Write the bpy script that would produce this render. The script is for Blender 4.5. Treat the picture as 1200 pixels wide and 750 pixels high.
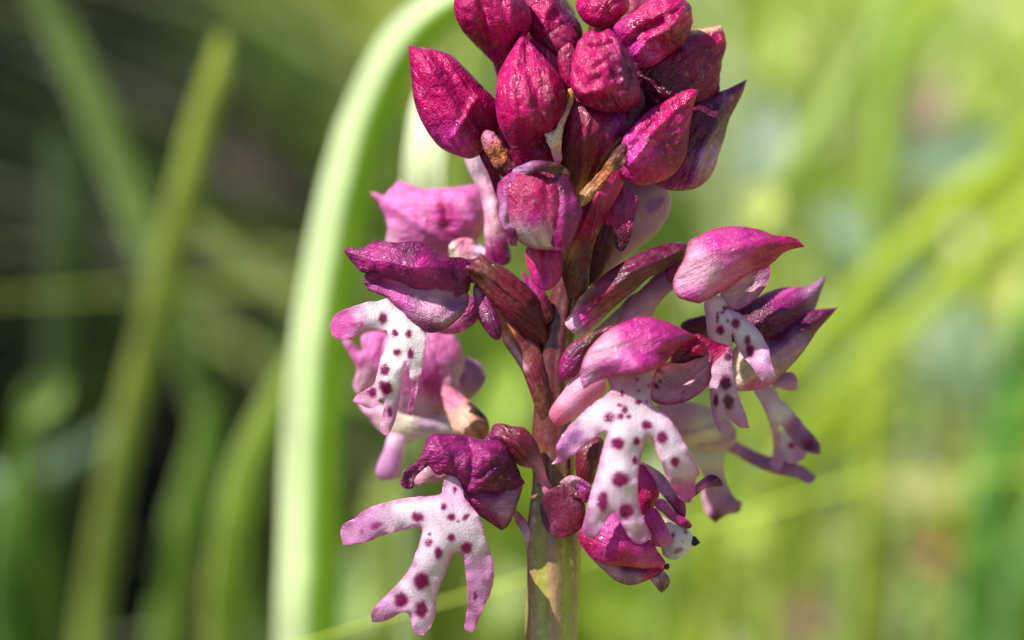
import bpy, bmesh, math, random
import numpy as np
from mathutils import Vector, Matrix, noise
from mathutils.geometry import delaunay_2d_cdt

random.seed(7)
for o in list(bpy.data.objects):
    bpy.data.objects.remove(o)
scene = bpy.context.scene
COL = scene.collection

# ------------------------------------------------------------------ camera, sky, sun, exposure
MM = 0.001
PITCH = math.radians(15.0)          # the lens looks slightly down on the meadow
DIST = 200.0                        # millimetres from the lens to the spike
PXMM = 20.0                         # photograph pixels per millimetre at the spike
CENTRE = Vector((0.0, 0.0, 0.120))  # the point of the spike in the middle of the frame
FWD = Vector((0.0, math.cos(PITCH), -math.sin(PITCH)))
UPV = Vector((0.0, math.sin(PITCH), math.cos(PITCH)))
RGT = Vector((1.0, 0.0, 0.0))
EYE = CENTRE - FWD * DIST * MM

cam_data = bpy.data.cameras.new('camera')
cam = bpy.data.objects.new('camera', cam_data)
COL.objects.link(cam)
cam.location = EYE
cam.rotation_euler = (math.pi / 2 - PITCH, 0.0, 0.0)
cam_data.sensor_width = 36.0
cam_data.lens = 36.0 * DIST / (1200.0 / PXMM)
cam_data.clip_start = 0.02
cam_data.clip_end = 500.0
cam_data.dof.use_dof = True
cam_data.dof.focus_distance = (DIST - 3.0) * MM
cam_data.dof.aperture_fstop = 16.5
scene.camera = cam

TO_SUN = Vector((-0.60, -0.22, 0.84)).normalized()
SUN_ELEV = math.asin(TO_SUN.z)
world = bpy.data.worlds.new('World')
scene.world = world
world.use_nodes = True
wn = world.node_tree.nodes
sky = wn.new('ShaderNodeTexSky')
sky.sky_type = 'NISHITA'
sky.sun_disc = False
sky.sun_elevation = SUN_ELEV
sky.sun_rotation = math.atan2(TO_SUN.x, TO_SUN.y)
wn['Background'].inputs['Strength'].default_value = 0.095
world.node_tree.links.new(sky.outputs[0], wn['Background'].inputs['Color'])
sun_data = bpy.data.lights.new('sun', 'SUN')
sun_data.energy = 5.0
sun_data.angle = math.radians(0.5)
sun_data.color = (1.0, 0.95, 0.86)
sun = bpy.data.objects.new('sun', sun_data)
COL.objects.link(sun)
sun.rotation_euler = (-TO_SUN).to_track_quat('-Z', 'Y').to_euler()

scene.view_settings.view_transform = 'Standard'
scene.view_settings.look = 'None'
scene.view_settings.exposure = 1.0
scene.view_settings.gamma = 1.0
scene.view_settings.use_curve_mapping = False
scene.cycles.use_denoising = True
scene.cycles.max_bounces = 6
scene.cycles.diffuse_bounces = 4
scene.cycles.glossy_bounces = 2
scene.cycles.transmission_bounces = 4
scene.cycles.caustics_reflective = False
scene.cycles.caustics_refractive = False
scene.cycles.sample_clamp_indirect = 8.0


def at(px, py, z=0.0):
    """A point z millimetres behind the spike (minus: in front), seen at a place of the frame."""
    d = DIST + z
    k = d / DIST / PXMM
    return EYE + (FWD * d + RGT * ((px - 600.0) * k) + UPV * ((375.0 - py) * k)) * MM


# ------------------------------------------------------------------ materials
def new_mat(name):
    m = bpy.data.materials.new(name)
    m.use_nodes = True
    n = m.node_tree.nodes
    n.clear()
    return m, n, m.node_tree.links


def petal_mat(name, trans, rough, cell, bump, wrinkle, sheen=0.0, mottle=0.25, sss=0.0, spec=0.5, glint=0.5, vein=0.25, veinb=0.6, fleck=0.0):
    m, n, l = new_mat(name)
    out = n.new('ShaderNodeOutputMaterial')
    att = n.new('ShaderNodeAttribute'); att.attribute_name = 'pigment'
    tc = n.new('ShaderNodeTexCoord')
    n1 = n.new('ShaderNodeTexNoise'); n1.inputs['Scale'].default_value = 1900.0; n1.inputs['Detail'].default_value = 5.0
    n1.inputs['Roughness'].default_value = 0.65
    l.new(tc.outputs['Object'], n1.inputs['Vector'])
    mr = n.new('ShaderNodeMapRange')
    mr.inputs['From Min'].default_value = 0.3; mr.inputs['From Max'].default_value = 0.7
    mr.inputs['To Min'].default_value = 1.0 - mottle; mr.inputs['To Max'].default_value = 1.0 + mottle
    l.new(n1.outputs['Fac'], mr.inputs['Value'])
    mul = n.new('ShaderNodeVectorMath'); mul.operation = 'SCALE'
    l.new(att.outputs['Color'], mul.inputs[0]); l.new(mr.outputs[0], mul.inputs['Scale'])
    # veins and creases that run along the petal
    ax = n.new('ShaderNodeAttribute'); ax.attribute_name = 'axis'
    st = n.new('ShaderNodeVectorMath'); st.operation = 'MULTIPLY'; st.inputs[1].default_value = (0.42, 2.6, 1.0)
    l.new(ax.outputs['Vector'], st.inputs[0])
    vn = n.new('ShaderNodeTexNoise'); vn.inputs['Scale'].default_value = 1.0; vn.inputs['Detail'].default_value = 4.0
    vn.inputs['Roughness'].default_value = 0.6; vn.inputs['Distortion'].default_value = 0.7
    l.new(st.outputs[0], vn.inputs['Vector'])
    vm = n.new('ShaderNodeMapRange'); vm.inputs['From Min'].default_value = 0.3; vm.inputs['From Max'].default_value = 0.7
    vm.inputs['To Min'].default_value = 1.0 - vein; vm.inputs['To Max'].default_value = 1.0 + vein
    l.new(vn.outputs['Fac'], vm.inputs['Value'])
    mul2 = n.new('ShaderNodeVectorMath'); mul2.operation = 'SCALE'
    l.new(mul.outputs[0], mul2.inputs[0]); l.new(vm.outputs[0], mul2.inputs['Scale'])
    mul = mul2
    if fleck:
        fn = n.new('ShaderNodeTexNoise'); fn.inputs['Scale'].default_value = 3000.0; fn.inputs['Detail'].default_value = 1.0
        l.new(tc.outputs['Object'], fn.inputs['Vector'])
        fm = n.new('ShaderNodeMapRange'); fm.inputs['From Min'].default_value = 0.66; fm.inputs['From Max'].default_value = 0.74
        fm.inputs['To Min'].default_value = 0.0; fm.inputs['To Max'].default_value = fleck
        l.new(fn.outputs['Fac'], fm.inputs['Value'])
        fx = n.new('ShaderNodeMix'); fx.data_type = 'RGBA'; fx.inputs['B'].default_value = (0.72, 0.42, 0.50, 1)
        l.new(fm.outputs[0], fx.inputs['Factor']); l.new(mul.outputs[0], fx.inputs['A'])

        class _O:
            outputs = [fx.outputs['Result']]
        mul = _O
    vo = n.new('ShaderNodeTexVoronoi'); vo.feature = 'SMOOTH_F1'; vo.inputs['Scale'].default_value = 1.0 / (cell * MM)
    vo.inputs['Smoothness'].default_value = 0.6
    wp = n.new('ShaderNodeTexNoise'); wp.inputs['Scale'].default_value = 700.0; wp.inputs['Detail'].default_value = 3.0
    l.new(tc.outputs['Object'], wp.inputs['Vector'])
    l.new(tc.outputs['Object'], vo.inputs['Vector'])
    inv = n.new('ShaderNodeMath'); inv.operation = 'MULTIPLY_ADD'
    inv.inputs[1].default_value = -bump; inv.inputs[2].default_value = bump
    l.new(vo.outputs['Distance'], inv.inputs[0])
    wr = n.new('ShaderNodeMath'); wr.operation = 'MULTIPLY_ADD'
    wr.inputs[1].default_value = wrinkle
    l.new(wp.outputs['Fac'], wr.inputs[0]); l.new(inv.outputs[0], wr.inputs[2])
    wv = n.new('ShaderNodeMath'); wv.operation = 'MULTIPLY_ADD'; wv.inputs[1].default_value = veinb * 2.2
    l.new(vn.outputs['Fac'], wv.inputs[0]); l.new(wr.outputs[0], wv.inputs[2])
    wr = wv
    bp = n.new('ShaderNodeBump'); bp.inputs['Strength'].default_value = 1.0; bp.inputs['Distance'].default_value = 0.12 * MM
    l.new(wr.outputs[0], bp.inputs['Height'])
    n2 = n.new('ShaderNodeTexNoise'); n2.inputs['Scale'].default_value = 2600.0; n2.inputs['Detail'].default_value = 2.0
    l.new(tc.outputs['Object'], n2.inputs['Vector'])
    rr = n.new('ShaderNodeMapRange')
    rr.inputs['From Min'].default_value = 0.35; rr.inputs['From Max'].default_value = 0.65
    rr.inputs['To Min'].default_value = max(0.12, rough - glint * 0.45); rr.inputs['To Max'].default_value = rough + 0.2
    l.new(n2.outputs['Fac'], rr.inputs['Value'])
    pb = n.new('ShaderNodeBsdfPrincipled')
    l.new(mul.outputs[0], pb.inputs['Base Color']); l.new(rr.outputs[0], pb.inputs['Roughness'])
    l.new(bp.outputs[0], pb.inputs['Normal'])
    pb.inputs['Specular IOR Level'].default_value = spec
    pb.inputs['Sheen Weight'].default_value = sheen
    pb.inputs['Sheen Roughness'].default_value = 0.4
    if sss:
        pb.inputs['Subsurface Weight'].default_value = sss
        pb.inputs['Subsurface Radius'].default_value = (0.6, 0.4, 0.5)
        pb.inputs['Subsurface Scale'].default_value = 0.6 * MM
    tr = n.new('ShaderNodeBsdfTranslucent')
    l.new(mul.outputs[0], tr.inputs['Color']); l.new(bp.outputs[0], tr.inputs['Normal'])
    mx = n.new('ShaderNodeMixShader'); mx.inputs[0].default_value = trans
    l.new(pb.outputs[0], mx.inputs[1]); l.new(tr.outputs[0], mx.inputs[2])
    l.new(mx.outputs[0], out.inputs['Surface'])
    return m


MAT = {
    'bud': petal_mat('bud_skin', 0.20, 0.36, 0.14, 0.45, 0.6, mottle=0.25, spec=0.36, glint=0.5, vein=0.30, veinb=1.0, fleck=0.2),
    'sepal': petal_mat('sepal_skin', 0.46, 0.40, 0.12, 0.42, 0.4, sheen=0.03, mottle=0.18, glint=0.5, vein=0.28, veinb=0.7, fleck=0.25),
    'lip': petal_mat('lip_skin', 0.48, 0.40, 0.10, 0.24, 0.05, mottle=0.05, spec=0.45, glint=0.55, vein=0.06, veinb=0.22),
    'ovary': petal_mat('ovary_skin', 0.15, 0.42, 0.25, 0.25, 0.4, mottle=0.2, spec=0.4, vein=0.3, veinb=0.8),
    'bract': petal_mat('bract_skin', 0.25, 0.6, 0.18, 0.6, 1.2, mottle=0.35, glint=0.3, vein=0.35, veinb=1.3),
    'stem': petal_mat('stem_skin', 0.0, 0.34, 0.25, 0.12, 0.25, mottle=0.15, vein=0.16, veinb=0.25),
}

# pigments, linear
C = dict(
    glow=(0.74, 0.19, 0.52),  # brighter pink imitating light glowing through the rear petals
    mag=(0.40, 0.003, 0.098), deep=(0.20, 0.003, 0.048), dark=(0.085, 0.004, 0.026), black=(0.018, 0.006, 0.012),
    pur=(0.31, 0.012, 0.155), dpur=(0.145, 0.006, 0.070), pink=(0.60, 0.10, 0.40), hot=(0.52, 0.025, 0.27),
    pale=(0.68, 0.36, 0.52), white=(0.72, 0.60, 0.70), bright=(0.86, 0.80, 0.83), blush=(0.68, 0.46, 0.62), lilac=(0.55, 0.25, 0.48), mauve=(0.38, 0.16, 0.33),  # bright: white raised to imitate full sun on one lip
    violet=(0.25, 0.08, 0.36), tan=(0.52, 0.24, 0.10), peach=(0.72, 0.38, 0.28), cream=(0.70, 0.60, 0.48), brown=(0.12, 0.036, 0.020),
    maroon=(0.115, 0.008, 0.020), dusty=(0.58, 0.30, 0.40), orange=(0.46, 0.15, 0.05), olive=(0.20, 0.19, 0.035), red=(0.42, 0.015, 0.10),
    straw=(0.75, 0.58, 0.30), rose=(0.62, 0.17, 0.30), spot=(0.20, 0.004, 0.075), spotd=(0.13, 0.005, 0.055), grey=(0.52, 0.42, 0.47),
)


# ------------------------------------------------------------------ mesh helpers
def link(o, parent=None):
    COL.objects.link(o)
    if parent is not None:
        o.parent = parent
    return o


def parse(s):
    pts, sharp = [], []
    for t in s.split():
        sh = t.endswith('!')
        x, y = t.rstrip('!').split(',')
        pts.append((float(x), float(y))); sharp.append(sh)
    return np.array(pts), sharp


def smooth_closed(pts, sharp, step):
    n = len(pts)
    out = []
    for i in range(n):
        p0, p1, p2, p3 = pts[i - 1], pts[i], pts[(i + 1) % n], pts[(i + 2) % n]
        if sharp[i]:
            p0 = p1 - (p2 - p1) * 0.6
        if sharp[(i + 1) % n]:
            p3 = p2 + (p2 - p1) * 0.6
        L = np.hypot(*(p2 - p1))
        k = max(1, int(round(L / step)))
        # centripetal style tangents kept short so that uneven spacing does not loop
        d1 = np.hypot(*(p1 - p0)) + 1e-6; d3 = np.hypot(*(p3 - p2)) + 1e-6
        m1 = 0.5 * ((p2 - p1) + (p1 - p0) * (L / d1)); m2 = 0.5 * ((p3 - p2) * (L / d3) + (p2 - p1))
        for j in range(k):
            t = j / k
            h00 = 2 * t**3 - 3 * t**2 + 1; h10 = t**3 - 2 * t**2 + t
            h01 = -2 * t**3 + 3 * t**2; h11 = t**3 - t**2
            out.append(h00 * p1 + h10 * m1 + h01 * p2 + h11 * m2)
    return np.array(out)


def inside(poly, q):
    x, y = q[:, 0], q[:, 1]
    res = np.zeros(len(q), bool)
    x0, y0 = poly[:, 0], poly[:, 1]
    x1, y1 = np.roll(x0, -1), np.roll(y0, -1)
    for a, b, c, d in zip(x0, y0, x1, y1):
        if b == d:
            continue
        hit = ((b > y) != (d > y)) & (x < (c - a) * (y - b) / (d - b) + a)
        res ^= hit
    return res


def dist_poly(line, q, closed=False):
    best = np.full(len(q), 1e9)
    n = len(line)
    for i in range(n if closed else n - 1):
        a, b = line[i], line[(i + 1) % n]
        ab = b - a
        t = np.clip(((q - a) @ ab) / (ab @ ab + 1e-12), 0, 1)
        d = np.hypot(*(q - a - t[:, None] * ab).T)
        best = np.minimum(best, d)
    return best


def inflate_height(poly, q):
    """sqrt of the solution of a Poisson problem inside the outline: a round, puffed height field (pixels)."""
    lo, hi = poly.min(0), poly.max(0)
    g = max((hi - lo).max() / 72.0, 0.35)
    lo = lo - 2 * g
    nx, ny = (np.ceil((hi - lo) / g).astype(int) + 3)
    xs = lo[0] + g * np.arange(nx); ys = lo[1] + g * np.arange(ny)
    X, Y = np.meshgrid(xs, ys, indexing='ij')
    m = inside(poly, np.stack([X.ravel(), Y.ravel()], 1)).reshape(nx, ny)
    u = np.zeros((nx, ny))
    par = (np.add.outer(np.arange(nx), np.arange(ny)) % 2).astype(bool)
    w = 1.88
    for it in range(220):
        for c in (par, ~par):
            avg = np.zeros_like(u)
            avg[1:-1, 1:-1] = 0.25 * (u[2:, 1:-1] + u[:-2, 1:-1] + u[1:-1, 2:] + u[1:-1, :-2]) + g * g
            sel = c & m
            u[sel] += w * (avg[sel] - u[sel])
    f = (q - lo) / g
    i = np.clip(f.astype(int), 0, [nx - 2, ny - 2]); r = f - i
    a = u[i[:, 0], i[:, 1]]; b = u[i[:, 0] + 1, i[:, 1]]; c = u[i[:, 0], i[:, 1] + 1]; d = u[i[:, 0] + 1, i[:, 1] + 1]
    val = (a * (1 - r[:, 0]) + b * r[:, 0]) * (1 - r[:, 1]) + (c * (1 - r[:, 0]) + d * r[:, 0]) * r[:, 1]
    return np.sqrt(np.maximum(val, 0))


def depth_fn(zc):
    if isinstance(zc, (int, float)):
        return lambda q: np.full(len(q), float(zc))
    P = np.array(zc, float)
    xy, z = P[:, :2], P[:, 2]

    def f(q):                                        # smooth, bounded blend of the given depths
        w = 1.0 / (((q[:, None] - xy[None]) ** 2).sum(-1) + 150.0) ** 1.25
        return (w @ z) / w.sum(1)
    return f


BASE = Vector((0, 0, 0))     # set below: where the stem meets the ground
SEED = [0]


def body(name, parent, outline, z=0.0, kf=1.0, kb=0.6, shell=None, col='mag', cc=(), spots=(), edge=None, step=3.2,
         rough=(0.0, 10.0), ridges=(), lines=(), mat='sepal', jag=0.0, frill=None, label=None):
    """A rounded body or a thin cupped sheet grown from an outline: real depth, both faces, closed rim."""
    SEED[0] += 1
    seed = SEED[0] * 17.31
    pts, sharp = parse(outline)
    if name == 'bud':
        pts = (pts - pts.mean(0)) * 1.05 + pts.mean(0)
    poly = smooth_closed(pts, sharp, step * 0.7)
    if mat == 'lip' and shell is not None:
        jag = max(jag, 0.9)
    if frill is None:
        frill = {'lip': 0.16, 'sepal': 0.14, 'bract': 0.2}.get(mat, 0.0) if shell is not None else 0.0
    if jag:
        c = poly.mean(0)
        dv = np.array([noise.noise(Vector((p[0] * 0.13, p[1] * 0.13, seed))) + 0.5 * noise.noise(Vector((p[0] * 0.35, p[1] * 0.35, seed))) for p in poly])
        nr = poly - c; nr /= (np.hypot(*nr.T)[:, None] + 1e-6)
        poly = poly + nr * (dv * jag)[:, None]
    lo, hi = poly.min(0), poly.max(0)
    # interior samples: a hexagonal grid, plus a ring close to the rim
    gx = np.arange(lo[0], hi[0], step); gy = np.arange(lo[1], hi[1], step * 0.866)
    q = np.array([(x + (step / 2 if j % 2 else 0), y) for j, y in enumerate(gy) for x in gx]).reshape(-1, 2)
    q = q[inside(poly, q)]
    if len(q):
        q = q[dist_poly(poly, q, True) > step * 0.75]
    tan = np.roll(poly, -1, 0) - np.roll(poly, 1, 0)
    tan /= (np.hypot(*tan.T)[:, None] + 1e-9)
    area = 0.5 * np.sum(poly[:, 0] * np.roll(poly[:, 1], -1) - np.roll(poly[:, 0], -1) * poly[:, 1])
    nrm = np.c_[-tan[:, 1], tan[:, 0]] * (1 if area > 0 else -1)
    ring = poly + nrm * step * 0.3
    ring = ring[inside(poly, ring)]
    if len(ring):
        ring = ring[dist_poly(poly, ring, True) > step * 0.22]
    allp = np.vstack([poly, ring, q]) if len(q) else np.vstack([poly, ring])
    nb = len(poly)
    res = delaunay_2d_cdt([Vector(p) for p in allp], [(i, (i + 1) % nb) for i in range(nb)], [list(range(nb))], 1, 1e-4)
    V = np.array([(v.x, v.y) for v in res[0]]); F = [tuple(f) for f in res[2]]
    rim = dist_poly(poly, V, True)
    onrim = rim < 1e-3
    h = inflate_height(poly, V)
    h[onrim] = 0
    hm = h / PXMM                                    # millimetres
    if shell is not None:                            # sheets: gentle dome with a thin edge, not a cushion
        par = h * h / max(h.max(), 1e-6) / PXMM
        mixp = 0.85 if mat == 'lip' else 0.6
        hm = mixp * par + (1 - mixp) * hm
    zc = depth_fn(z)(V)
    disp = np.zeros(len(V))
    for line, amp, wid in ridges:
        L = parse(line)[0]
        disp += amp * np.exp(-(dist_poly(L, V) / wid) ** 2)
    if rough[0]:
        f = 1.0 / rough[1]
        nz = np.array([noise.ridged_multi_fractal(Vector((p[0] * f, p[1] * f, seed)), 0.9, 2.1, 4, 1.0, 2.0) - 1.1 for p in V])
        n2 = np.array([noise.noise(Vector((p[0] * f * 0.4, p[1] * f * 0.4, seed + 50))) for p in V])
        disp += rough[0] * (0.55 * nz + 0.9 * n2)
    soft = np.clip(rim / 7.0, 0, 1)
    if shell is None:
        zf = zc - kf * hm - disp * soft
        zb = zc + kb * hm + disp * soft * 0.3
    else:
        zf = zc - kf * hm - disp * (0.25 + 0.75 * soft)
        zb = zf + shell * (0.65 if mat == 'lip' else 0.8) * np.clip(rim / 3.0, 0, 1) ** 0.6
    if frill:                                        # margins ripple up and down
        fr = np.array([noise.noise(Vector((p[0] * 0.075, p[1] * 0.075, seed + 31))) for p in V]) * frill * np.exp(-rim / 7.0) * 2.0
        zf = zf + fr; zb = zb + fr
    # pigment
    colr = np.tile(np.array(C[col]), (len(V), 1))
    if len(cc):
        P = np.array([(c[0], c[1]) for c in cc]); K = np.array([C[c[2]] for c in cc])
        w = 1.0 / (((V[:, None] - P[None]) ** 2).sum(-1) + 12.0) ** 1.6
        w /= w.sum(1, keepdims=True)
        colr = w @ K
    wob = np.array([noise.noise(Vector((p[0] * 0.16, p[1] * 0.16, seed + 9))) for p in V])
    fine = np.array([noise.noise(Vector((p[0] * 0.55, p[1] * 0.55, seed + 77))) for p in V])
    if edge is not None:
        e = np.exp(-(rim / (edge[1] * (1 + 0.6 * wob))) ** 2)[:, None] * edge[2]
        colr = colr * (1 - e) + np.array(C[edge[0]]) * e
    for line, cn, wid, stg in lines:
        e = stg * np.exp(-(dist_poly(parse(line)[0], V) / wid) ** 2)[:, None] * (0.8 + 0.5 * wob[:, None])
        e = np.clip(e, 0, 1)
        colr = colr * (1 - e) + np.array(C[cn]) * e
    for s in spots:
        x, y, rx, ry = s[:4]
        cn = s[4] if len(s) > 4 else 'spot'; stg = s[5] if len(s) > 5 else 1.0; ang = math.radians(s[6]) if len(s) > 6 else 0.0
        dx, dy = V[:, 0] - x, V[:, 1] - y
        ex = (dx * math.cos(ang) + dy * math.sin(ang)) / rx; ey = (-dx * math.sin(ang) + dy * math.cos(ang)) / ry
        th = np.arctan2(dy, dx)
        r = np.sqrt(ex * ex + ey * ey) + 0.05 * np.sin(3 * th + x) + 0.05 * np.sin(5 * th + y) + 0.15 * wob + 0.18 * fine
        e = np.clip((1.32 - r) / 0.62, 0, 1)
        e = (e * e * (3 - 2 * e) * stg)[:, None]
        halo = (np.clip((1.75 - r) / 0.9, 0, 1) * 0.34 * stg)[:, None]
        colr = colr * (1 - halo) + np.array(C['pink']) * halo
        colr = colr * (1 - e) + np.array(C[cn]) * e
    n = len(V)
    front = [at(p[0], p[1], a) - BASE for p, a in zip(V, zf)]
    idx_b = np.zeros(n, int); back = []
    for i in range(n):
        if onrim[i]:
            idx_b[i] = i
        else:
            idx_b[i] = n + len(back)
            back.append(at(V[i][0], V[i][1], zb[i]) - BASE)
    fc = []
    for a, b, c in F:
        cr = (V[b][0] - V[a][0]) * (V[c][1] - V[a][1]) - (V[b][1] - V[a][1]) * (V[c][0] - V[a][0])
        if abs(cr) < 1e-9:
            continue
        if cr > 0:
            a, c = c, a                               # picture y runs down: keep the front faces towards the lens
        fc.append((a, b, c))
        bk = (idx_b[c], idx_b[b], idx_b[a])
        if len(set(bk)) == 3 and not (onrim[a] and onrim[b] and onrim[c]):
            fc.append(tuple(int(k) for k in bk))
    me = bpy.data.meshes.new(name)
    me.from_pydata(front + back, [], fc)
    full = np.vstack([colr, colr[~onrim]])
    ca = me.color_attributes.new('pigment', 'FLOAT_COLOR', 'POINT')
    ca.data.foreach_set('color', np.c_[np.clip(full, 0, 1), np.ones(len(full))].ravel())
    Q = V - V.mean(0)
    ev, evec = np.linalg.eigh(np.cov(Q.T))
    A1 = evec[:, 1]; A2 = evec[:, 0]
    axv = np.c_[Q @ A1 / PXMM, Q @ A2 / PXMM, np.full(n, seed)]
    axv = np.vstack([axv, axv[~onrim]])
    xa = me.attributes.new('axis', 'FLOAT_VECTOR', 'POINT')
    xa.data.foreach_set('vector', axv.ravel())
    me.polygons.foreach_set('use_smooth', [True] * len(me.polygons))
    if shell is not None:                            # a crisp, thin margin
        ed = np.empty(len(me.edges) * 2, int); me.edges.foreach_get('vertices', ed); ed = ed.reshape(-1, 2)
        rimv = np.concatenate([onrim, np.zeros(len(back), bool)])
        sh = me.attributes.new('sharp_edge', 'BOOLEAN', 'EDGE')
        sh.data.foreach_set('value', (rimv[ed[:, 0]] & rimv[ed[:, 1]]))
    me.update()
    me.materials.append(MAT[mat])
    o = bpy.data.objects.new(name, me)
    if label:
        o['label'] = label
    return link(o, parent)


def tube(name, parent, path, ribs=6, rib=0.06, mat='stem', cfun=None, seg=36, per=14, label=None):
    """A ribbed tube along (px, py, z, radius px) stations."""
    P = np.array([tuple(at(a, b, c) - BASE) for a, b, c, d in path]); R = np.array([d for *_, d in path]) / PXMM * MM
    n = len(P)
    ts, rs = [], []
    for i in range(n - 1):
        p0, p1, p2, p3 = P[max(i - 1, 0)], P[i], P[i + 1], P[min(i + 2, n - 1)]
        for j in range(per + (1 if i == n - 2 else 0)):
            t = j / per
            ts.append(0.5 * (2 * p1 + (p2 - p0) * t + (2 * p0 - 5 * p1 + 4 * p2 - p3) * t * t + (3 * p1 - p0 - 3 * p2 + p3) * t**3))
            u = t * t * (3 - 2 * t)
            rs.append(R[i] * (1 - u) + R[i + 1] * u)
    ts = np.array(ts)
    verts, cols, faces = [], [], []
    m = len(ts)
    ref = Vector((1, 0, 0))
    for i in range(m):
        d = Vector(ts[min(i + 1, m - 1)] - ts[max(i - 1, 0)]).normalized()
        a = (ref - d * ref.dot(d)).normalized(); b = d.cross(a)
        for k in range(seg):
            th = 2 * math.pi * k / seg
            w = th + 0.012 * i
            rr = rs[i] * (1 + rib * math.cos(ribs * w) + 0.4 * rib * math.cos((ribs * 2 + 1) * w + 1.3)
                          + 0.02 * noise.noise(Vector((math.cos(th), math.sin(th), i * 0.12))))
            verts.append(tuple(Vector(ts[i]) + (a * math.cos(th) + b * math.sin(th)) * rr))
            cols.append(cfun(i / (m - 1), w) if cfun else C['maroon'])
    for i in range(m - 1):
        for k in range(seg):
            k2 = (k + 1) % seg
            faces.append((i * seg + k, i * seg + k2, (i + 1) * seg + k2, (i + 1) * seg + k))
    faces.append(tuple(range(seg))[::-1]); faces.append(tuple((m - 1) * seg + k for k in range(seg)))
    me = bpy.data.meshes.new(name)
    me.from_pydata(verts, [], faces)
    ca = me.color_attributes.new('pigment', 'FLOAT_COLOR', 'POINT')
    ca.data.foreach_set('color', np.c_[np.clip(np.array(cols), 0, 1), np.ones(len(cols))].ravel())
    me.polygons.foreach_set('use_smooth', [True] * len(me.polygons))
    xa = me.attributes.new('axis', 'FLOAT_VECTOR', 'POINT')
    xa.data.foreach_set('vector', np.array([(i * 0.35, 1.6 * math.sin(2 * math.pi * k / seg), 3 + 1.6 * math.cos(2 * math.pi * k / seg)) for i in range(m) for k in range(seg)]).ravel())
    bm = bmesh.new(); bm.from_mesh(me); bmesh.ops.recalc_face_normals(bm, faces=bm.faces); bm.to_mesh(me); bm.free()
    me.materials.append(MAT[mat])
    o = bpy.data.objects.new(name, me)
    if label:
        o['label'] = label
    return link(o, parent)


# ------------------------------------------------------------------ the meadow: ground, grass, blades and leaves
def ground_mat():
    m, n, l = new_mat('meadow_soil')
    out = n.new('ShaderNodeOutputMaterial'); pb = n.new('ShaderNodeBsdfPrincipled')
    tc = n.new('ShaderNodeTexCoord')
    a = n.new('ShaderNodeTexNoise'); a.inputs['Scale'].default_value = 22.0; a.inputs['Detail'].default_value = 8.0; a.inputs['Roughness'].default_value = 0.7
    l.new(tc.outputs['Object'], a.inputs['Vector'])
    r = n.new('ShaderNodeValToRGB')
    r.color_ramp.elements[0].position = 0.34; r.color_ramp.elements[0].color = (0.007, 0.005, 0.003, 1)
    r.color_ramp.elements[1].position = 0.66; r.color_ramp.elements[1].color = (0.032, 0.021, 0.012, 1)
    e = r.color_ramp.elements.new(0.52); e.color = (0.016, 0.011, 0.006, 1)
    l.new(a.outputs['Fac'], r.inputs['Fac'])
    # bare humus in the gap, moss and low herbs over the rest of the meadow floor
    r2 = n.new('ShaderNodeValToRGB')
    r2.color_ramp.elements[0].position = 0.32; r2.color_ramp.elements[0].color = (0.22, 0.30, 0.03, 1)
    r2.color_ramp.elements[1].position = 0.68; r2.color_ramp.elements[1].color = (0.52, 0.54, 0.16, 1)
    l.new(a.outputs['Fac'], r2.inputs['Fac'])
    sx = n.new('ShaderNodeSeparateXYZ'); l.new(tc.outputs['Object'], sx.inputs[0])
    m1 = n.new('ShaderNodeMath'); m1.operation = 'MULTIPLY_ADD'; m1.inputs[1].default_value = 0.045; m1.inputs[2].default_value = 0.010
    l.new(sx.outputs['Y'], m1.inputs[0])
    m2 = n.new('ShaderNodeMath'); m2.operation = 'ADD'; l.new(sx.outputs['X'], m2.inputs[0]); l.new(m1.outputs[0], m2.inputs[1])
    b2 = n.new('ShaderNodeTexNoise'); b2.inputs['Scale'].default_value = 16.0; b2.inputs['Detail'].default_value = 4.0
    l.new(tc.outputs['Object'], b2.inputs['Vector'])
    m3 = n.new('ShaderNodeMath'); m3.operation = 'MULTIPLY_ADD'; m3.inputs[1].default_value = 0.03; l.new(b2.outputs['Fac'], m3.inputs[0]); l.new(m2.outputs[0], m3.inputs[2])
    mm = n.new('ShaderNodeMapRange'); mm.inputs['From Min'].default_value = 0.012; mm.inputs['From Max'].default_value = 0.024
    l.new(m3.outputs[0], mm.inputs['Value'])
    mxc = n.new('ShaderNodeMix'); mxc.data_type = 'RGBA'
    l.new(mm.outputs[0], mxc.inputs['Factor']); l.new(r.outputs['Color'], mxc.inputs['A']); l.new(r2.outputs['Color'], mxc.inputs['B'])
    l.new(mxc.outputs['Result'], pb.inputs['Base Color'])
    pb.inputs['Roughness'].default_value = 0.95; pb.inputs['Specular IOR Level'].default_value = 0.05
    b = n.new('ShaderNodeBump'); b.inputs['Strength'].default_value = 0.8; b.inputs['Distance'].default_value = 0.01
    l.new(a.outputs['Fac'], b.inputs['Height']); l.new(b.outputs[0], pb.inputs['Normal'])
    l.new(pb.outputs[0], out.inputs['Surface'])
    return m


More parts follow.
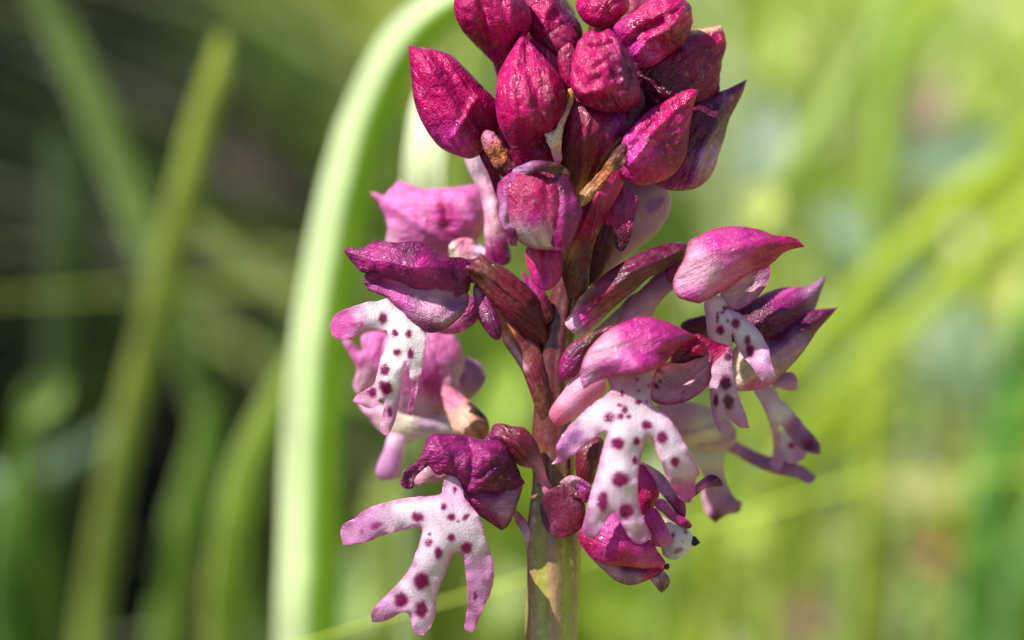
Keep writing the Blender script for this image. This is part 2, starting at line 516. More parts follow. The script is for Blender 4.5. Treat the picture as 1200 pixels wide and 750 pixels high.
def leaf_mat(name, trans, rough, spec=0.5, vein=0.0):
    m, n, l = new_mat(name)
    out = n.new('ShaderNodeOutputMaterial')
    att = n.new('ShaderNodeAttribute'); att.attribute_name = 'pigment'
    tc = n.new('ShaderNodeTexCoord')
    a = n.new('ShaderNodeTexNoise'); a.inputs['Scale'].default_value = 160.0; a.inputs['Detail'].default_value = 4.0
    l.new(tc.outputs['Object'], a.inputs['Vector'])
    mr = n.new('ShaderNodeMapRange'); mr.inputs['From Min'].default_value = 0.3; mr.inputs['From Max'].default_value = 0.7
    mr.inputs['To Min'].default_value = 0.8; mr.inputs['To Max'].default_value = 1.2
    l.new(a.outputs['Fac'], mr.inputs['Value'])
    mul = n.new('ShaderNodeVectorMath'); mul.operation = 'SCALE'
    l.new(att.outputs['Color'], mul.inputs[0]); l.new(mr.outputs[0], mul.inputs['Scale'])
    pb = n.new('ShaderNodeBsdfPrincipled')
    l.new(mul.outputs[0], pb.inputs['Base Color'])
    pb.inputs['Roughness'].default_value = rough
    pb.inputs['Specular IOR Level'].default_value = spec
    b = n.new('ShaderNodeBump'); b.inputs['Strength'].default_value = 0.3; b.inputs['Distance'].default_value = 0.0004
    l.new(a.outputs['Fac'], b.inputs['Height']); l.new(b.outputs[0], pb.inputs['Normal'])
    tr = n.new('ShaderNodeBsdfTranslucent')
    ty = n.new('ShaderNodeVectorMath'); ty.operation = 'MULTIPLY'; ty.inputs[1].default_value = (1.0, 1.05, 0.5)   # leaves pass yellower light than they reflect
    l.new(mul.outputs[0], ty.inputs[0]); l.new(ty.outputs[0], tr.inputs['Color'])
    mx = n.new('ShaderNodeMixShader'); mx.inputs[0].default_value = trans
    l.new(pb.outputs[0], mx.inputs[1]); l.new(tr.outputs[0], mx.inputs[2]); l.new(mx.outputs[0], out.inputs['Surface'])
    return m


MAT['soil'] = ground_mat()
MAT['blade'] = leaf_mat('blade_skin', 0.42, 0.45, 0.25)
MAT['grass'] = leaf_mat('grass_skin', 0.5, 0.65, 0.1)
MAT['litter'] = leaf_mat('dead_leaf_skin', 0.25, 0.7, 0.3)


def build_ground():
    def axis():
        v = [0.0]; s = 0.03
        while v[-1] < 80:
            v.append(v[-1] + s)
            if v[-1] > 1.0:
                s *= 1.22
        return [-x for x in v[:0:-1]] + v
    ax = axis(); n = len(ax)
    vs = []
    for y in ax:
        for x in ax:
            d = math.hypot(x, y)
            hgt = 0.010 * noise.noise(Vector((x * 9, y * 9, 1.0))) + 0.004 * noise.noise(Vector((x * 31, y * 31, 4.0))) + 0.35 * noise.noise(Vector((x * 0.12, y * 0.12, 8.0))) * min(1, max(0, d - 2) / 12)
            vs.append((x, y, hgt if d > 0.03 else hgt * 0.2))
    fs = [(j * n + i, j * n + i + 1, (j + 1) * n + i + 1, (j + 1) * n + i) for j in range(n - 1) for i in range(n - 1)]
    me = bpy.data.meshes.new('ground'); me.from_pydata(vs, [], fs)
    me.polygons.foreach_set('use_smooth', [True] * len(me.polygons))
    me.materials.append(MAT['soil'])
    o = link(bpy.data.objects.new('ground', me)); o['kind'] = 'structure'
    return o


build_ground()

# sward: far too many blades to count, one mass
def build_sward():
    rnd = random.Random(3)
    V, F, K = [], [], []

    def blade(x, y, h, w, lean, az, col, kink=0.0):
        n = 5
        dx, dy = math.cos(az), math.sin(az)
        fx, fy = -dy, dx
        b0 = len(V)
        ph = rnd.uniform(-0.6, 0.6)
        for i in range(n + 1):
            t = i / n
            out = lean * h * t * t
            z = h * (t - 0.35 * lean * t * t) - 0.004
            ww = w * (1 - t ** 2.2) * 0.5 + 0.00015
            tw = ph + 0.8 * t
            ex, ey = fx * math.cos(tw) + dx * math.sin(tw), fy * math.cos(tw) + dy * math.sin(tw)
            px, py = x + dx * out, y + dy * out
            V.append((px - ex * ww, py - ey * ww, z)); V.append((px + dx * ww * 0.35, py + dy * ww * 0.35, z)); V.append((px + ex * ww, py + ey * ww, z))
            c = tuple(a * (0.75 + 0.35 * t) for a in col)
            K.extend([c, c, c])
            if i:
                q = b0 + 3 * i
                F.append((q - 3, q - 2, q + 1, q)); F.append((q - 2, q - 1, q + 2, q + 1))
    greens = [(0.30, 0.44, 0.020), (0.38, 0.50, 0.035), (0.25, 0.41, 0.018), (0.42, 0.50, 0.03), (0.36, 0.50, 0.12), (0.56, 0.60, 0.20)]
    shaded_greens = [(0.035, 0.085, 0.012), (0.05, 0.10, 0.018), (0.03, 0.07, 0.02), (0.06, 0.10, 0.025)]  # darker greens imitating shade on blades in the gap
    bright = [(0.44, 0.58, 0.05), (0.52, 0.62, 0.14), (0.36, 0.52, 0.08), (0.58, 0.64, 0.34), (0.62, 0.60, 0.34), (0.50, 0.60, 0.10)]
    straw = [(0.55, 0.46, 0.22), (0.42, 0.28, 0.16), (0.62, 0.56, 0.32)]
    for k in range(6500):
        y = 0.10 + 2.6 * rnd.random() ** 1.7
        x = rnd.uniform(-1, 1) * (0.10 + 0.42 * (y + 0.2))
        px = 600 + x * 1000 * PXMM * DIST / (DIST + y * 1000)
        if y < 0.36 and rnd.random() < 0.75:
            continue
        hmax = 0.04 + 0.10 * min(1, max(0, (y - 0.10) / 0.5))
        h = hmax * rnd.uniform(0.4, 1.0)
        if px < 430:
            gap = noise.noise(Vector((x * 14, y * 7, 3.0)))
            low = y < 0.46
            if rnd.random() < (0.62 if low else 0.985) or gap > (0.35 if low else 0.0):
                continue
            col = rnd.choice(greens) if rnd.random() < (0.8 if low else 0.0) else rnd.choice(shaded_greens)
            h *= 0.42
        else:
            col = rnd.choice(greens) if rnd.random() < 0.84 else rnd.choice(straw)
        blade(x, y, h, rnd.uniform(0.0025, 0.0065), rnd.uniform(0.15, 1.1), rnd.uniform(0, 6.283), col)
    # tall thin blades crossing each other nearer the spike
    for k in range(800):
        y = rnd.uniform(0.17, 0.42)
        x = rnd.uniform(0.0, 0.15)
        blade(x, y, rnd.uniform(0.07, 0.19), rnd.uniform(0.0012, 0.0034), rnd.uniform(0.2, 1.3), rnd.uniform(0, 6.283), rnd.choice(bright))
    # pale discs on hair-thin stalks, added to imitate bright bokeh glints
    for k in range(120):
        y = rnd.uniform(0.10, 0.45); x = rnd.uniform(-0.015, 0.05 + 0.16 * (y + 0.2)); h = rnd.uniform(0.04, 0.15)
        blade(x, y, h, 0.0007, 0.1, 0.0, rnd.choice(greens))
        r = rnd.uniform(0.0008, 0.0020); c = Vector((x + 0.1 * h, y, h * 0.965)); q = len(V); m = 7
        tilt = rnd.uniform(-0.9, 0.3)
        V.append(tuple(c + Vector((0, -0.0006, 0.0003)))); col = rnd.choice([(0.80, 0.82, 0.58), (0.82, 0.80, 0.70), (0.74, 0.80, 0.42), (0.80, 0.70, 0.60)])
        for a in range(m):
            t = a / m * 6.283; rr = r * (1 if a % 2 else 0.8)
            V.append((c.x + rr * math.cos(t), c.y + rr * math.sin(t) * math.sin(-tilt), c.z + rr * math.sin(t) * math.cos(tilt)))
            F.append((q, q + 1 + a, q + 1 + (a + 1) % m))
        K.extend([col] * (m + 1))
    # thinner cover to the sides and behind the lens
    for k in range(6000):
        a = rnd.uniform(0, 6.283); d = 0.45 + 7.0 * rnd.random() ** 1.5
        x, y = d * math.cos(a), d * math.sin(a)
        if y > 0 and abs(x) < 0.10 + 0.42 * (y + 0.2) and y < 2.7:
            continue
        if y < 0.1 and abs(x) < 0.16:
            continue
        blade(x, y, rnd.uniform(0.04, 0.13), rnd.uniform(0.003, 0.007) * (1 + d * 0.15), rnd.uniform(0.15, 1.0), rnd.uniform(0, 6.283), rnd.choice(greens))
    me = bpy.data.meshes.new('grass'); me.from_pydata(V, [], F)
    ca = me.color_attributes.new('pigment', 'FLOAT_COLOR', 'POINT')
    ca.data.foreach_set('color', np.c_[np.array(K), np.ones(len(K))].ravel())
    me.polygons.foreach_set('use_smooth', [True] * len(me.polygons))
    me.materials.append(MAT['grass'])
    o = link(bpy.data.objects.new('grass', me)); o['kind'] = 'stuff'
    o['label'] = 'sunlit green meadow grass far behind the orchid'; o['category'] = 'grass'


build_sward()


def ribbon(name, label, cat, path, col, fold=0.35, roll=0.0, to_ground=True, tip=None, group=None, mat='blade', thick=0.18, rootcol=None, wave=0.0, keel=0.0, shade_col=None):
    """A keeled blade: stations (px, py, z, half width px); closed section with a fold along the keel."""
    P = [at(a, b, c) for a, b, c, d in path]
    W = [d / PXMM * (DIST + c) / DIST * MM for a, b, c, d in path]
    if to_ground:
        last, prev = P[-1], P[-2]
        dirv = (last - prev).normalized()
        foot = Vector((last.x + dirv.x * last.z * 0.6, last.y + dirv.y * last.z * 0.3 + 0.004, -0.004))
        P += [(last * 0.5 + foot * 0.5) + Vector((dirv.x, 0, 0)) * 0.004, foot]; W += [W[-1] * 0.95, W[-1] * 0.8]
    n = len(P); per = 10
    S, R = [], []
    for i in range(n - 1):
        p0, p1, p2, p3 = P[max(i - 1, 0)], P[i], P[i + 1], P[min(i + 2, n - 1)]
        for j in range(per + (1 if i == n - 2 else 0)):
            t = j / per
            S.append(0.5 * (2 * p1 + (p2 - p0) * t + (2 * p0 - 5 * p1 + 4 * p2 - p3) * t * t + (3 * p1 - p0 - 3 * p2 + p3) * t**3))
            R.append(W[i] * (1 - t) + W[i + 1] * t)
    root = P[-1].copy()
    V, K, F = [], [], []
    m = len(S); A = 9
    for i in range(m):
        d = (S[min(i + 1, m - 1)] - S[max(i - 1, 0)]).normalized()
        view = (EYE - S[i]).normalized()
        side = d.cross(view).normalized()
        nn = side.cross(d).normalized()
        if nn.dot(view) < 0:
            nn = -nn
        rl = roll + wave * math.sin(i * 0.13)
        side, nn = side * math.cos(rl) + nn * math.sin(rl), nn * math.cos(rl) - side * math.sin(rl)
        tk = thick * MM
        f = 1.0 - i / (m - 1)
        for face in (0, 1):
            rng = range(A) if face == 0 else range(A - 1, -1, -1)
            for k in rng:
                u = (k / (A - 1)) * 2 - 1
                bulge = ((1 - u) / (1 - keel) if u > keel else (1 + u) / (1 + keel)) ** 0.9 * fold * R[i]
                inset = 0.0 if face == 0 else -tk * (1 - abs(u) ** 3)
                V.append(S[i] + side * (u * R[i]) + nn * (bulge + inset) - root)
                g = 0.94 + 0.12 * math.cos(u * 22)
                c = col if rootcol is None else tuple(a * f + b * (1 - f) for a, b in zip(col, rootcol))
                if shade_col is not None:                  # sunlit and shaded sides of the keel painted as two tones
                    e = min(1, max(0, (keel + 0.25 - u) / 0.5)); c = tuple(a * (1 - e) + b * e for a, b in zip(c, shade_col))
                K.append(tuple(x * g for x in c))
    ring = 2 * A
    for i in range(m - 1):
        for k in range(ring):
            k2 = (k + 1) % ring
            F.append((i * ring + k, i * ring + k2, (i + 1) * ring + k2, (i + 1) * ring + k))
    F.append(tuple(range(ring))[::-1]); F.append(tuple((m - 1) * ring + k for k in range(ring)))
    me = bpy.data.meshes.new(name); me.from_pydata(V, [], F)
    ca = me.color_attributes.new('pigment', 'FLOAT_COLOR', 'POINT')
    ca.data.foreach_set('color', np.c_[np.clip(np.array(K), 0, 1), np.ones(len(K))].ravel())
    me.polygons.foreach_set('use_smooth', [True] * len(me.polygons))
    bm = bmesh.new(); bm.from_mesh(me); bmesh.ops.recalc_face_normals(bm, faces=bm.faces); bm.to_mesh(me); bm.free()
    me.materials.append(MAT[mat])
    o = bpy.data.objects.new(name, me); o.location = root
    o['label'] = label; o['category'] = cat
    if group:
        o['group'] = group
    return link(o)


GB = 'blurred grass blades behind the orchid'
YG = (0.26, 0.40, 0.035); LG = (0.30, 0.44, 0.12); OL = (0.22, 0.27, 0.03); GG = (0.20, 0.27, 0.13); DG = (0.08, 0.17, 0.025); BG = (0.27, 0.38, 0.24)
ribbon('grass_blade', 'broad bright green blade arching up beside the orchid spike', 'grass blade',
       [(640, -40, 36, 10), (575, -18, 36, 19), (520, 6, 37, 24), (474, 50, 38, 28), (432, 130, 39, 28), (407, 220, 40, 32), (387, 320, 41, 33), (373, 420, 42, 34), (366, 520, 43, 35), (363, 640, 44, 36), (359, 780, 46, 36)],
       (0.56, 0.66, 0.36), fold=1.1, roll=0.0, keel=-0.05, shade_col=(0.36, 0.58, 0.04), group=GB)  # pale sunlit face and greener shaded face are put into the colours
ribbon('grass_blade', 'olive yellow blade rising straight against the dark gap', 'grass blade',
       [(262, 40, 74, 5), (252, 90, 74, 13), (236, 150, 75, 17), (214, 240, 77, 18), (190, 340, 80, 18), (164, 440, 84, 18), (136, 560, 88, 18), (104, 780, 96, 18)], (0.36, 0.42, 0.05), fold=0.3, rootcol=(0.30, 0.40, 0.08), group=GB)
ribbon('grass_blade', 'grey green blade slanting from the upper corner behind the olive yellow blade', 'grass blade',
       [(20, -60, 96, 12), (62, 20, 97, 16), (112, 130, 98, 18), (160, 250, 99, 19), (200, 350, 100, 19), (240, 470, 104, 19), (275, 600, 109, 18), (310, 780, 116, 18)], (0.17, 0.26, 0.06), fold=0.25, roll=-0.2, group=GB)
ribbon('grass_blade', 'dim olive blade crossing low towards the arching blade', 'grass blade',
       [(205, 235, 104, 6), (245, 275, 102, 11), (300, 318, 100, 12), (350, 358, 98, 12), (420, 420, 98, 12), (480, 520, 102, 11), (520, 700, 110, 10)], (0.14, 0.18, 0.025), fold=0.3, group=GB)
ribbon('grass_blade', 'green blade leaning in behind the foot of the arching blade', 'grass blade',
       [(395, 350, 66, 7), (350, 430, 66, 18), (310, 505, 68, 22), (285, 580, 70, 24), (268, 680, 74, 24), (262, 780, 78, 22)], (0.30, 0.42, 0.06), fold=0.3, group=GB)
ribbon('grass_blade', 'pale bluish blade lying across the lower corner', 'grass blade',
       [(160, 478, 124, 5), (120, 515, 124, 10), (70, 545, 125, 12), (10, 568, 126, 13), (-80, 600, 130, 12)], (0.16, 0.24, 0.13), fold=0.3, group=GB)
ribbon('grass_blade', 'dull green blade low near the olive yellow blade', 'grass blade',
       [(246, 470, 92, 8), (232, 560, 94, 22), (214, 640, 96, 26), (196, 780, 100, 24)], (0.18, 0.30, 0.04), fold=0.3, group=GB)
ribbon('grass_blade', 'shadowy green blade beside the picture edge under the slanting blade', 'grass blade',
       [(70, 160, 120, 10), (82, 260, 120, 24), (84, 360, 122, 28), (76, 520, 126, 28), (60, 780, 134, 26)], (0.05, 0.09, 0.02), fold=0.3, group=GB)  # colour darkened in place of real shade on this blade
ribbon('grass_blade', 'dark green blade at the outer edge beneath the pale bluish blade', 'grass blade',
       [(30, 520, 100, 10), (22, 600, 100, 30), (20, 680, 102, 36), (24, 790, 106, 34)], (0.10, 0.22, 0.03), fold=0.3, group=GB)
ribbon('grass_blade', 'very pale sunlit blade glowing behind the top pink flower', 'grass blade',
       [(503, 95, 30, 8), (500, 130, 30, 20), (497, 180, 30, 25), (494, 230, 31, 25), (490, 330, 34, 20), (486, 480, 40, 16), (478, 760, 60, 14)], (0.85, 0.88, 0.66), fold=0.15, roll=-0.5, group=GB, rootcol=(0.3, 0.4, 0.10))  # near-white colour imitates overexposed sun on the upper blade
ribbon('grass_blade', 'yellow green blade just behind the top pink flower and its pale neighbour', 'grass blade',
       [(560, 40, 80, 8), (548, 120, 80, 20), (540, 220, 82, 24), (520, 420, 86, 24), (470, 620, 94, 24), (450, 780, 100, 22)], (0.30, 0.40, 0.07), fold=0.3, group=GB)
ribbon('grass_blade', 'light green blade slanting down to the upper hood from the top edge', 'grass blade',
       [(1060, -50, 88, 10), (1030, 25, 88, 13), (985, 105, 89, 14), (935, 185, 90, 15), (895, 245, 92, 14), (850, 320, 96, 13), (800, 450, 104, 13), (770, 780, 115, 13)], (0.36, 0.48, 0.12), fold=0.3, group=GB)
ribbon('grass_blade', 'upright light green blade between the two slanting ones', 'grass blade',
       [(1052, -40, 112, 11), (1046, 80, 112, 15), (1038, 180, 113, 16), (1030, 280, 115, 16), (1020, 420, 119, 15), (1010, 780, 132, 14)], (0.32, 0.46, 0.07), fold=0.3, group=GB)
ribbon('grass_blade', 'arched blade bending over in the upper corner', 'grass blade',
       [(1215, 150, 128, 8), (1192, 95, 128, 11), (1160, 50, 128, 13), (1112, 28, 128, 14), (1070, 50, 128, 14), (1050, 120, 130, 13), (1046, 300, 136, 12), (1050, 780, 150, 12)], (0.32, 0.45, 0.08), fold=0.3, group=GB)
ribbon('grass_blade', 'upper of two yellow green blades running out past the side edge', 'grass blade',
       [(1290, 90, 98, 8), (1205, 158, 98, 12), (1130, 225, 99, 14), (1060, 290, 100, 14), (985, 368, 102, 14), (910, 450, 106, 13), (840, 560, 114, 13), (790, 780, 126, 12)], (0.42, 0.54, 0.04), fold=0.3, group=GB)
ribbon('grass_blade', 'lower of two yellow green blades running out past the side edge', 'grass blade',
       [(1290, 160, 104, 8), (1210, 240, 104, 15), (1140, 305, 105, 17), (1080, 365, 106, 17), (1000, 440, 108, 16), (930, 530, 114, 15), (880, 640, 122, 14), (860, 790, 132, 13)], (0.42, 0.54, 0.06), fold=0.3, group=GB)
ribbon('grass_blade', 'fresh green blade rising at the far side edge', 'grass blade',
       [(1215, 330, 110, 10), (1188, 450, 110, 24), (1168, 560, 112, 28), (1152, 660, 114, 28), (1140, 790, 120, 26)], (0.16, 0.36, 0.07), fold=0.3, group=GB)
ribbon('grass_blade', 'thin green blade low at the side edge in front of its fresh neighbour', 'grass blade',
       [(1230, 560, 90, 8), (1205, 640, 92, 14), (1190, 700, 94, 16), (1180, 790, 98, 16)], (0.22, 0.42, 0.12), fold=0.3, group=GB)


def leaf(name, label, cat, cx, cy, z, length, width, ang, tilt, col, mat='blade', curl=0.25, group=None, stalk=True, tipcol=None):
    """A broad leaf with a midrib fold, thickness and a stalk down to the ground; sizes in picture pixels at its own depth."""
    k = (DIST + z) / DIST / PXMM * MM
    c = at(cx, cy, z)
    L, Wd = length * k, width * k
    ca_, sa_ = math.cos(math.radians(ang)), math.sin(math.radians(ang))
    ax = RGT * ca_ + UPV * sa_
    sd = RGT * -sa_ + UPV * ca_
    back = FWD
    ax = (ax * math.cos(tilt) + back * math.sin(tilt)).normalized()
    nn = ax.cross(sd).normalized()
    if nn.dot(-FWD) < 0:
        nn = -nn
    n, A = 18, 9
    V, K, F = [], [], []
    rnd = random.Random(int(cx * 7 + cy))
    foot = Vector((c.x + rnd.uniform(-0.01, 0.01), c.y + 0.01, 0.0)) if stalk else c
    for face in (0, 1):
        for i in range(n + 1):
            t = i / n
            w = Wd * 0.5 * (math.sin(math.pi * min(1, t * 0.97 + 0.015)) ** 0.8) * (1.15 - 0.4 * t) + 0.00008
            for j in range(A):
                u = j / (A - 1) * 2 - 1
                off = -curl * L * (t - 0.5) ** 2 + abs(u) * w * 0.35 + 0.05 * w * math.sin(9 * t + 3 * u)
                p = c + ax * (L * (t - 0.5)) + sd * (u * w) + nn * (off - (0.0002 if face else 0))
                V.append(p - foot)
                g = 0.95 + 0.1 * math.cos(14 * (t + abs(u) * 0.5)) + (0.12 if j == A // 2 else 0)
                cc = col if tipcol is None else tuple(a * (1 - t) + b * t for a, b in zip(col, tipcol))
                K.append(tuple(x * g for x in cc))
    M = (n + 1) * A
    for i in range(n):
        for j in range(A - 1):
            q = i * A + j
            F.append((q, q + 1, q + A + 1, q + A)); F.append((M + q + A, M + q + A + 1, M + q + 1, M + q))
    for i in range(n):
        a = i * A; F.append((a, a + A, M + a + A, M + a)); a += A - 1; F.append((a + A, a, M + a, M + a + A))
    for j in range(A - 1):
        F.append((j + 1, j, M + j, M + j + 1)); q = n * A + j; F.append((q, q + 1, M + q + 1, M + q))
    me = bpy.data.meshes.new(name); me.from_pydata(V, [], F)
    at_ = me.color_attributes.new('pigment', 'FLOAT_COLOR', 'POINT')
    at_.data.foreach_set('color', np.c_[np.clip(np.array(K), 0, 1), np.ones(len(K))].ravel())
    me.polygons.foreach_set('use_smooth', [True] * len(me.polygons))
    me.materials.append(MAT[mat])
    o = bpy.data.objects.new(name, me); o.location = foot
    o['label'] = label; o['category'] = cat
    if group:
        o['group'] = group
    link(o)
    if stalk:
        p0 = c - ax * (L * 0.5) - nn * (curl * L * 0.25)
        vv, ff, kk = [], [], []
        for i in range(9):
            t = i / 8
            p = p0.lerp(foot, t) + Vector((0, 0.006 * math.sin(math.pi * t), 0))
            for s in range(6):
                a = s / 6 * 2 * math.pi
                vv.append(p + Vector((math.cos(a), math.sin(a), 0)) * 0.0006 - foot); kk.append(col)
            if i:
                for s in range(6):
                    ff.append(((i - 1) * 6 + s, (i - 1) * 6 + (s + 1) % 6, i * 6 + (s + 1) % 6, i * 6 + s))
        me2 = bpy.data.meshes.new('stalk'); me2.from_pydata(vv, [], ff)
        a2 = me2.color_attributes.new('pigment', 'FLOAT_COLOR', 'POINT')
        a2.data.foreach_set('color', np.c_[np.array(kk), np.ones(len(kk))].ravel())
        me2.materials.append(MAT[mat])
        link(bpy.data.objects.new('stalk', me2), o)
    return o


GL = 'blurred broad leaves in the meadow'
leaf('broad_leaf', 'bluish green broad leaf crossing behind the two yellow green blades', 'leaf', 1040, 300, 120, 190, 66, -38, 0.2, (0.38, 0.52, 0.36), group=GL)
leaf('broad_leaf', 'large pale bluish leaf near the side edge under the blades', 'leaf', 1135, 430, 130, 190, 110, -60, 0.2, (0.50, 0.62, 0.46), group=GL)
leaf('broad_leaf', 'soft grey green leaf behind the dark shaded bud', 'leaf', 890, 165, 120, 120, 70, 70, 0.2, (0.38, 0.48, 0.34), group=GL)
leaf('broad_leaf', 'bluish leaf under the arched blade in the upper corner', 'leaf', 1120, 175, 130, 150, 60, 20, 0.2, (0.30, 0.42, 0.28), group=GL)
leaf('broad_leaf', 'small bright leaf glowing above the upper hood', 'leaf', 893, 240, 90, 66, 46, 80, 0.5, (0.55, 0.62, 0.16), group=GL)
leaf('broad_leaf', 'round yellow green leaf glowing in the open meadow', 'leaf', 1050, 430, 100, 66, 52, 30, 0.5, (0.55, 0.62, 0.12), group=GL)
leaf('broad_leaf', 'bright green leaf catching sun low in the dark gap', 'leaf', 52, 468, 90, 80, 48, 50, 0.4, (0.17, 0.26, 0.05), group=GL)
leaf('broad_leaf', 'dim mid green leaf in the dark gap beside the arching blade', 'leaf', 366, 118, 170, 44, 26, 10, 0.4, (0.04, 0.07, 0.015), group=GL)  # leaf colour darkened to imitate shade that does not reach it
leaf('broad_leaf', 'pale green leaf at the foot of the spike towards the side', 'leaf', 880, 600, 120, 150, 80, 60, 0.5, (0.40, 0.50, 0.08), group=GL)
leaf('broad_leaf', 'light green leaf low between the speckled lip and the arching blade', 'leaf', 425, 690, 100, 130, 80, 70, 0.5, (0.33, 0.44, 0.14), group=GL)
leaf('broad_leaf', 'yellow green leaf beneath the lowest hood', 'leaf', 760, 700, 130, 180, 100, 10, 0.6, (0.36, 0.48, 0.07), group=GL)
GD = 'withered leaves lying in the grass'
leaf('dead_leaf', 'curled straw yellow dead leaf standing in the meadow', 'dead leaf', 1092, 545, 145, 130, 84, 25, 0.7, (0.70, 0.62, 0.30), mat='litter', curl=0.5, group=GD)
leaf('dead_leaf', 'rusty orange dead leaf under the straw yellow one', 'dead leaf', 1080, 632, 150, 130, 84, 25, 0.7, (0.56, 0.28, 0.14), mat='litter', curl=0.5, group=GD)
leaf('dead_leaf', 'pinkish brown dead leaf at the bottom edge', 'dead leaf', 948, 722, 110, 90, 60, 20, 0.5, (0.50, 0.32, 0.20), mat='litter', curl=0.4, group=GD)
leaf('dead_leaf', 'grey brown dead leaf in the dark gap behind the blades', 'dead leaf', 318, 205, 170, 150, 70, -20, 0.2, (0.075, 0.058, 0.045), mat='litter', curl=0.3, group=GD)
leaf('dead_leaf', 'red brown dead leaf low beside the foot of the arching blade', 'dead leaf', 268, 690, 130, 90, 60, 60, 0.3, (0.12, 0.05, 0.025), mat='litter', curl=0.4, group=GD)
leaf('dead_leaf', 'pinkish grey dead leaf under the arched blade', 'dead leaf', 1085, 130, 150, 100, 60, 70, 0.3, (0.30, 0.22, 0.16), mat='litter', curl=0.4, group=GD)


def shrub(name, label, cx, cy, rx, ry, h, n, col, seed):
    """A low leafy shrub added to cast shade: stems from one foot, small folded leaves spread through its volume."""
    rnd = random.Random(seed)
    root = bpy.data.objects.new(name, None); root.location = (cx, cy, 0); root['label'] = label; root['category'] = 'shrub'
    root.empty_display_size = 0.02
    link(root)
    V, F = [], []
    tips = []
    for s in range(26):
        a = rnd.uniform(0, 6.283); e = rnd.random() ** 0.5
        top = Vector((rx * e * math.cos(a), ry * e * math.sin(a), h * rnd.uniform(0.55, 0.98)))
        tips.append(top)
        base = Vector((top.x * 0.15, top.y * 0.15, -0.01))
        pr = None
        for i in range(7):
            t = i / 6
            p = base.lerp(top, t) + Vector((0, 0, 0.15 * h * math.sin(math.pi * t)))
            r = 0.0022 * (1 - 0.75 * t)
            ids = []
            for k in range(5):
                q = k / 5 * 6.283
                V.append(p + Vector((math.cos(q) * r, math.sin(q) * r, 0))); ids.append(len(V) - 1)
            if pr:
                for k in range(5):
                    F.append((pr[k], pr[(k + 1) % 5], ids[(k + 1) % 5], ids[k]))
            pr = ids
    me = bpy.data.meshes.new('trunk'); me.from_pydata(V, [], F)
    ca = me.color_attributes.new('pigment', 'FLOAT_COLOR', 'POINT')
    ca.data.foreach_set('color', [0.10, 0.06, 0.035, 1.0] * len(V))
    me.materials.append(MAT['litter']); link(bpy.data.objects.new('trunk', me), root)
    V, F, K = [], [], []
    for i in range(n):
        tp = rnd.choice(tips)
        u = rnd.uniform(0.35, 1.05)
        c = Vector((tp.x * u, tp.y * u, tp.z * (0.25 + 0.75 * u))) + Vector((rnd.gauss(0, 0.014), rnd.gauss(0, 0.014), rnd.gauss(0, 0.014)))
        if c.z < 0.004:
            continue
        d = Vector((rnd.gauss(0, 1), rnd.gauss(0, 1), rnd.gauss(0.3, 0.6))).normalized()
        sd = d.cross(Vector((rnd.gauss(0, 1), rnd.gauss(0, 1), rnd.gauss(0, 1)))).normalized()
        nn = d.cross(sd)
        L = rnd.uniform(0.012, 0.022); w = L * 0.28
        q = len(V)
        V += [c - d * L * .5, c - sd * w + nn * w * .3, c, c + sd * w + nn * w * .3, c + d * L * .5]
        F += [(q, q + 1, q + 2), (q, q + 2, q + 3), (q + 1, q + 4, q + 2), (q + 2, q + 4, q + 3)]
        g = rnd.uniform(0.7, 1.3)
        K += [(col[0] * g, col[1] * g, col[2] * g, 1.0)] * 5
    me = bpy.data.meshes.new('crown'); me.from_pydata(V, [], F)
    ca = me.color_attributes.new('pigment', 'FLOAT_COLOR', 'POINT'); ca.data.foreach_set('color', np.array(K).ravel())
    me.materials.append(MAT['grass']); link(bpy.data.objects.new('crown', me), root)


# shrubs added outside the frame to cast shade over the dark gap
shrub('shade_shrub', 'unseen low shrub added to shade the dark gap, nearer the lens', -0.225, 0.26, 0.13, 0.19, 0.30, 15000, (0.030, 0.062, 0.016), 5)
shrub('shade_shrub', 'unseen low shrub added to shade the dark gap, farther back', -0.34, 0.66, 0.18, 0.34, 0.40, 26000, (0.030, 0.062, 0.016), 6)

# more sunlit herb leaves, far out of focus on the open side
BRIGHT = [
    (905, 60, 150, 110, 70, 95, (0.30, 0.40, 0.05), 'mid green leaf beside the wrinkled buds at the top edge'),
    (960, 150, 140, 90, 60, 30, (0.50, 0.56, 0.26), 'pale leaf beside the light slanting blade'),
    (985, 505, 120, 110, 64, -30, (0.50, 0.58, 0.10), 'yellow green leaf level with the mauve forked lip'),
    (1000, 610, 130, 90, 66, 50, (0.46, 0.52, 0.20), 'pale green leaf beside the rusty dead leaf'),
    (905, 690, 120, 110, 70, -20, (0.46, 0.54, 0.14), 'light green leaf low beside the turned-down flower'),
    (1130, 690, 120, 100, 60, 40, (0.50, 0.56, 0.22), 'pale leaf low under the rusty dead leaf'),
    (1185, 330, 120, 100, 60, 80, (0.56, 0.60, 0.14), 'bright yellow leaf at the side edge between the blades'),
    (590, 690, 110, 110, 60, 80, (0.36, 0.46, 0.12), 'light green leaf between the low speckled lip and the stem'),
    (470, 600, 120, 120, 70, 100, (0.42, 0.52, 0.12), 'bright leaf behind the arm of the low speckled lip'),
    (590, 470, 110, 130, 60, 70, (0.30, 0.42, 0.06), 'green leaf behind the dark stem'),
    (830, 330, 110, 60, 50, 20, (0.60, 0.64, 0.30), 'pale leaf showing through under the beaked pink hood'),
]
for (x, y, z, L, w, ang, col, lab) in BRIGHT:
    leaf('broad_leaf', lab, 'leaf', x, y, z, L, w, ang, 0.5, col, group=GL)


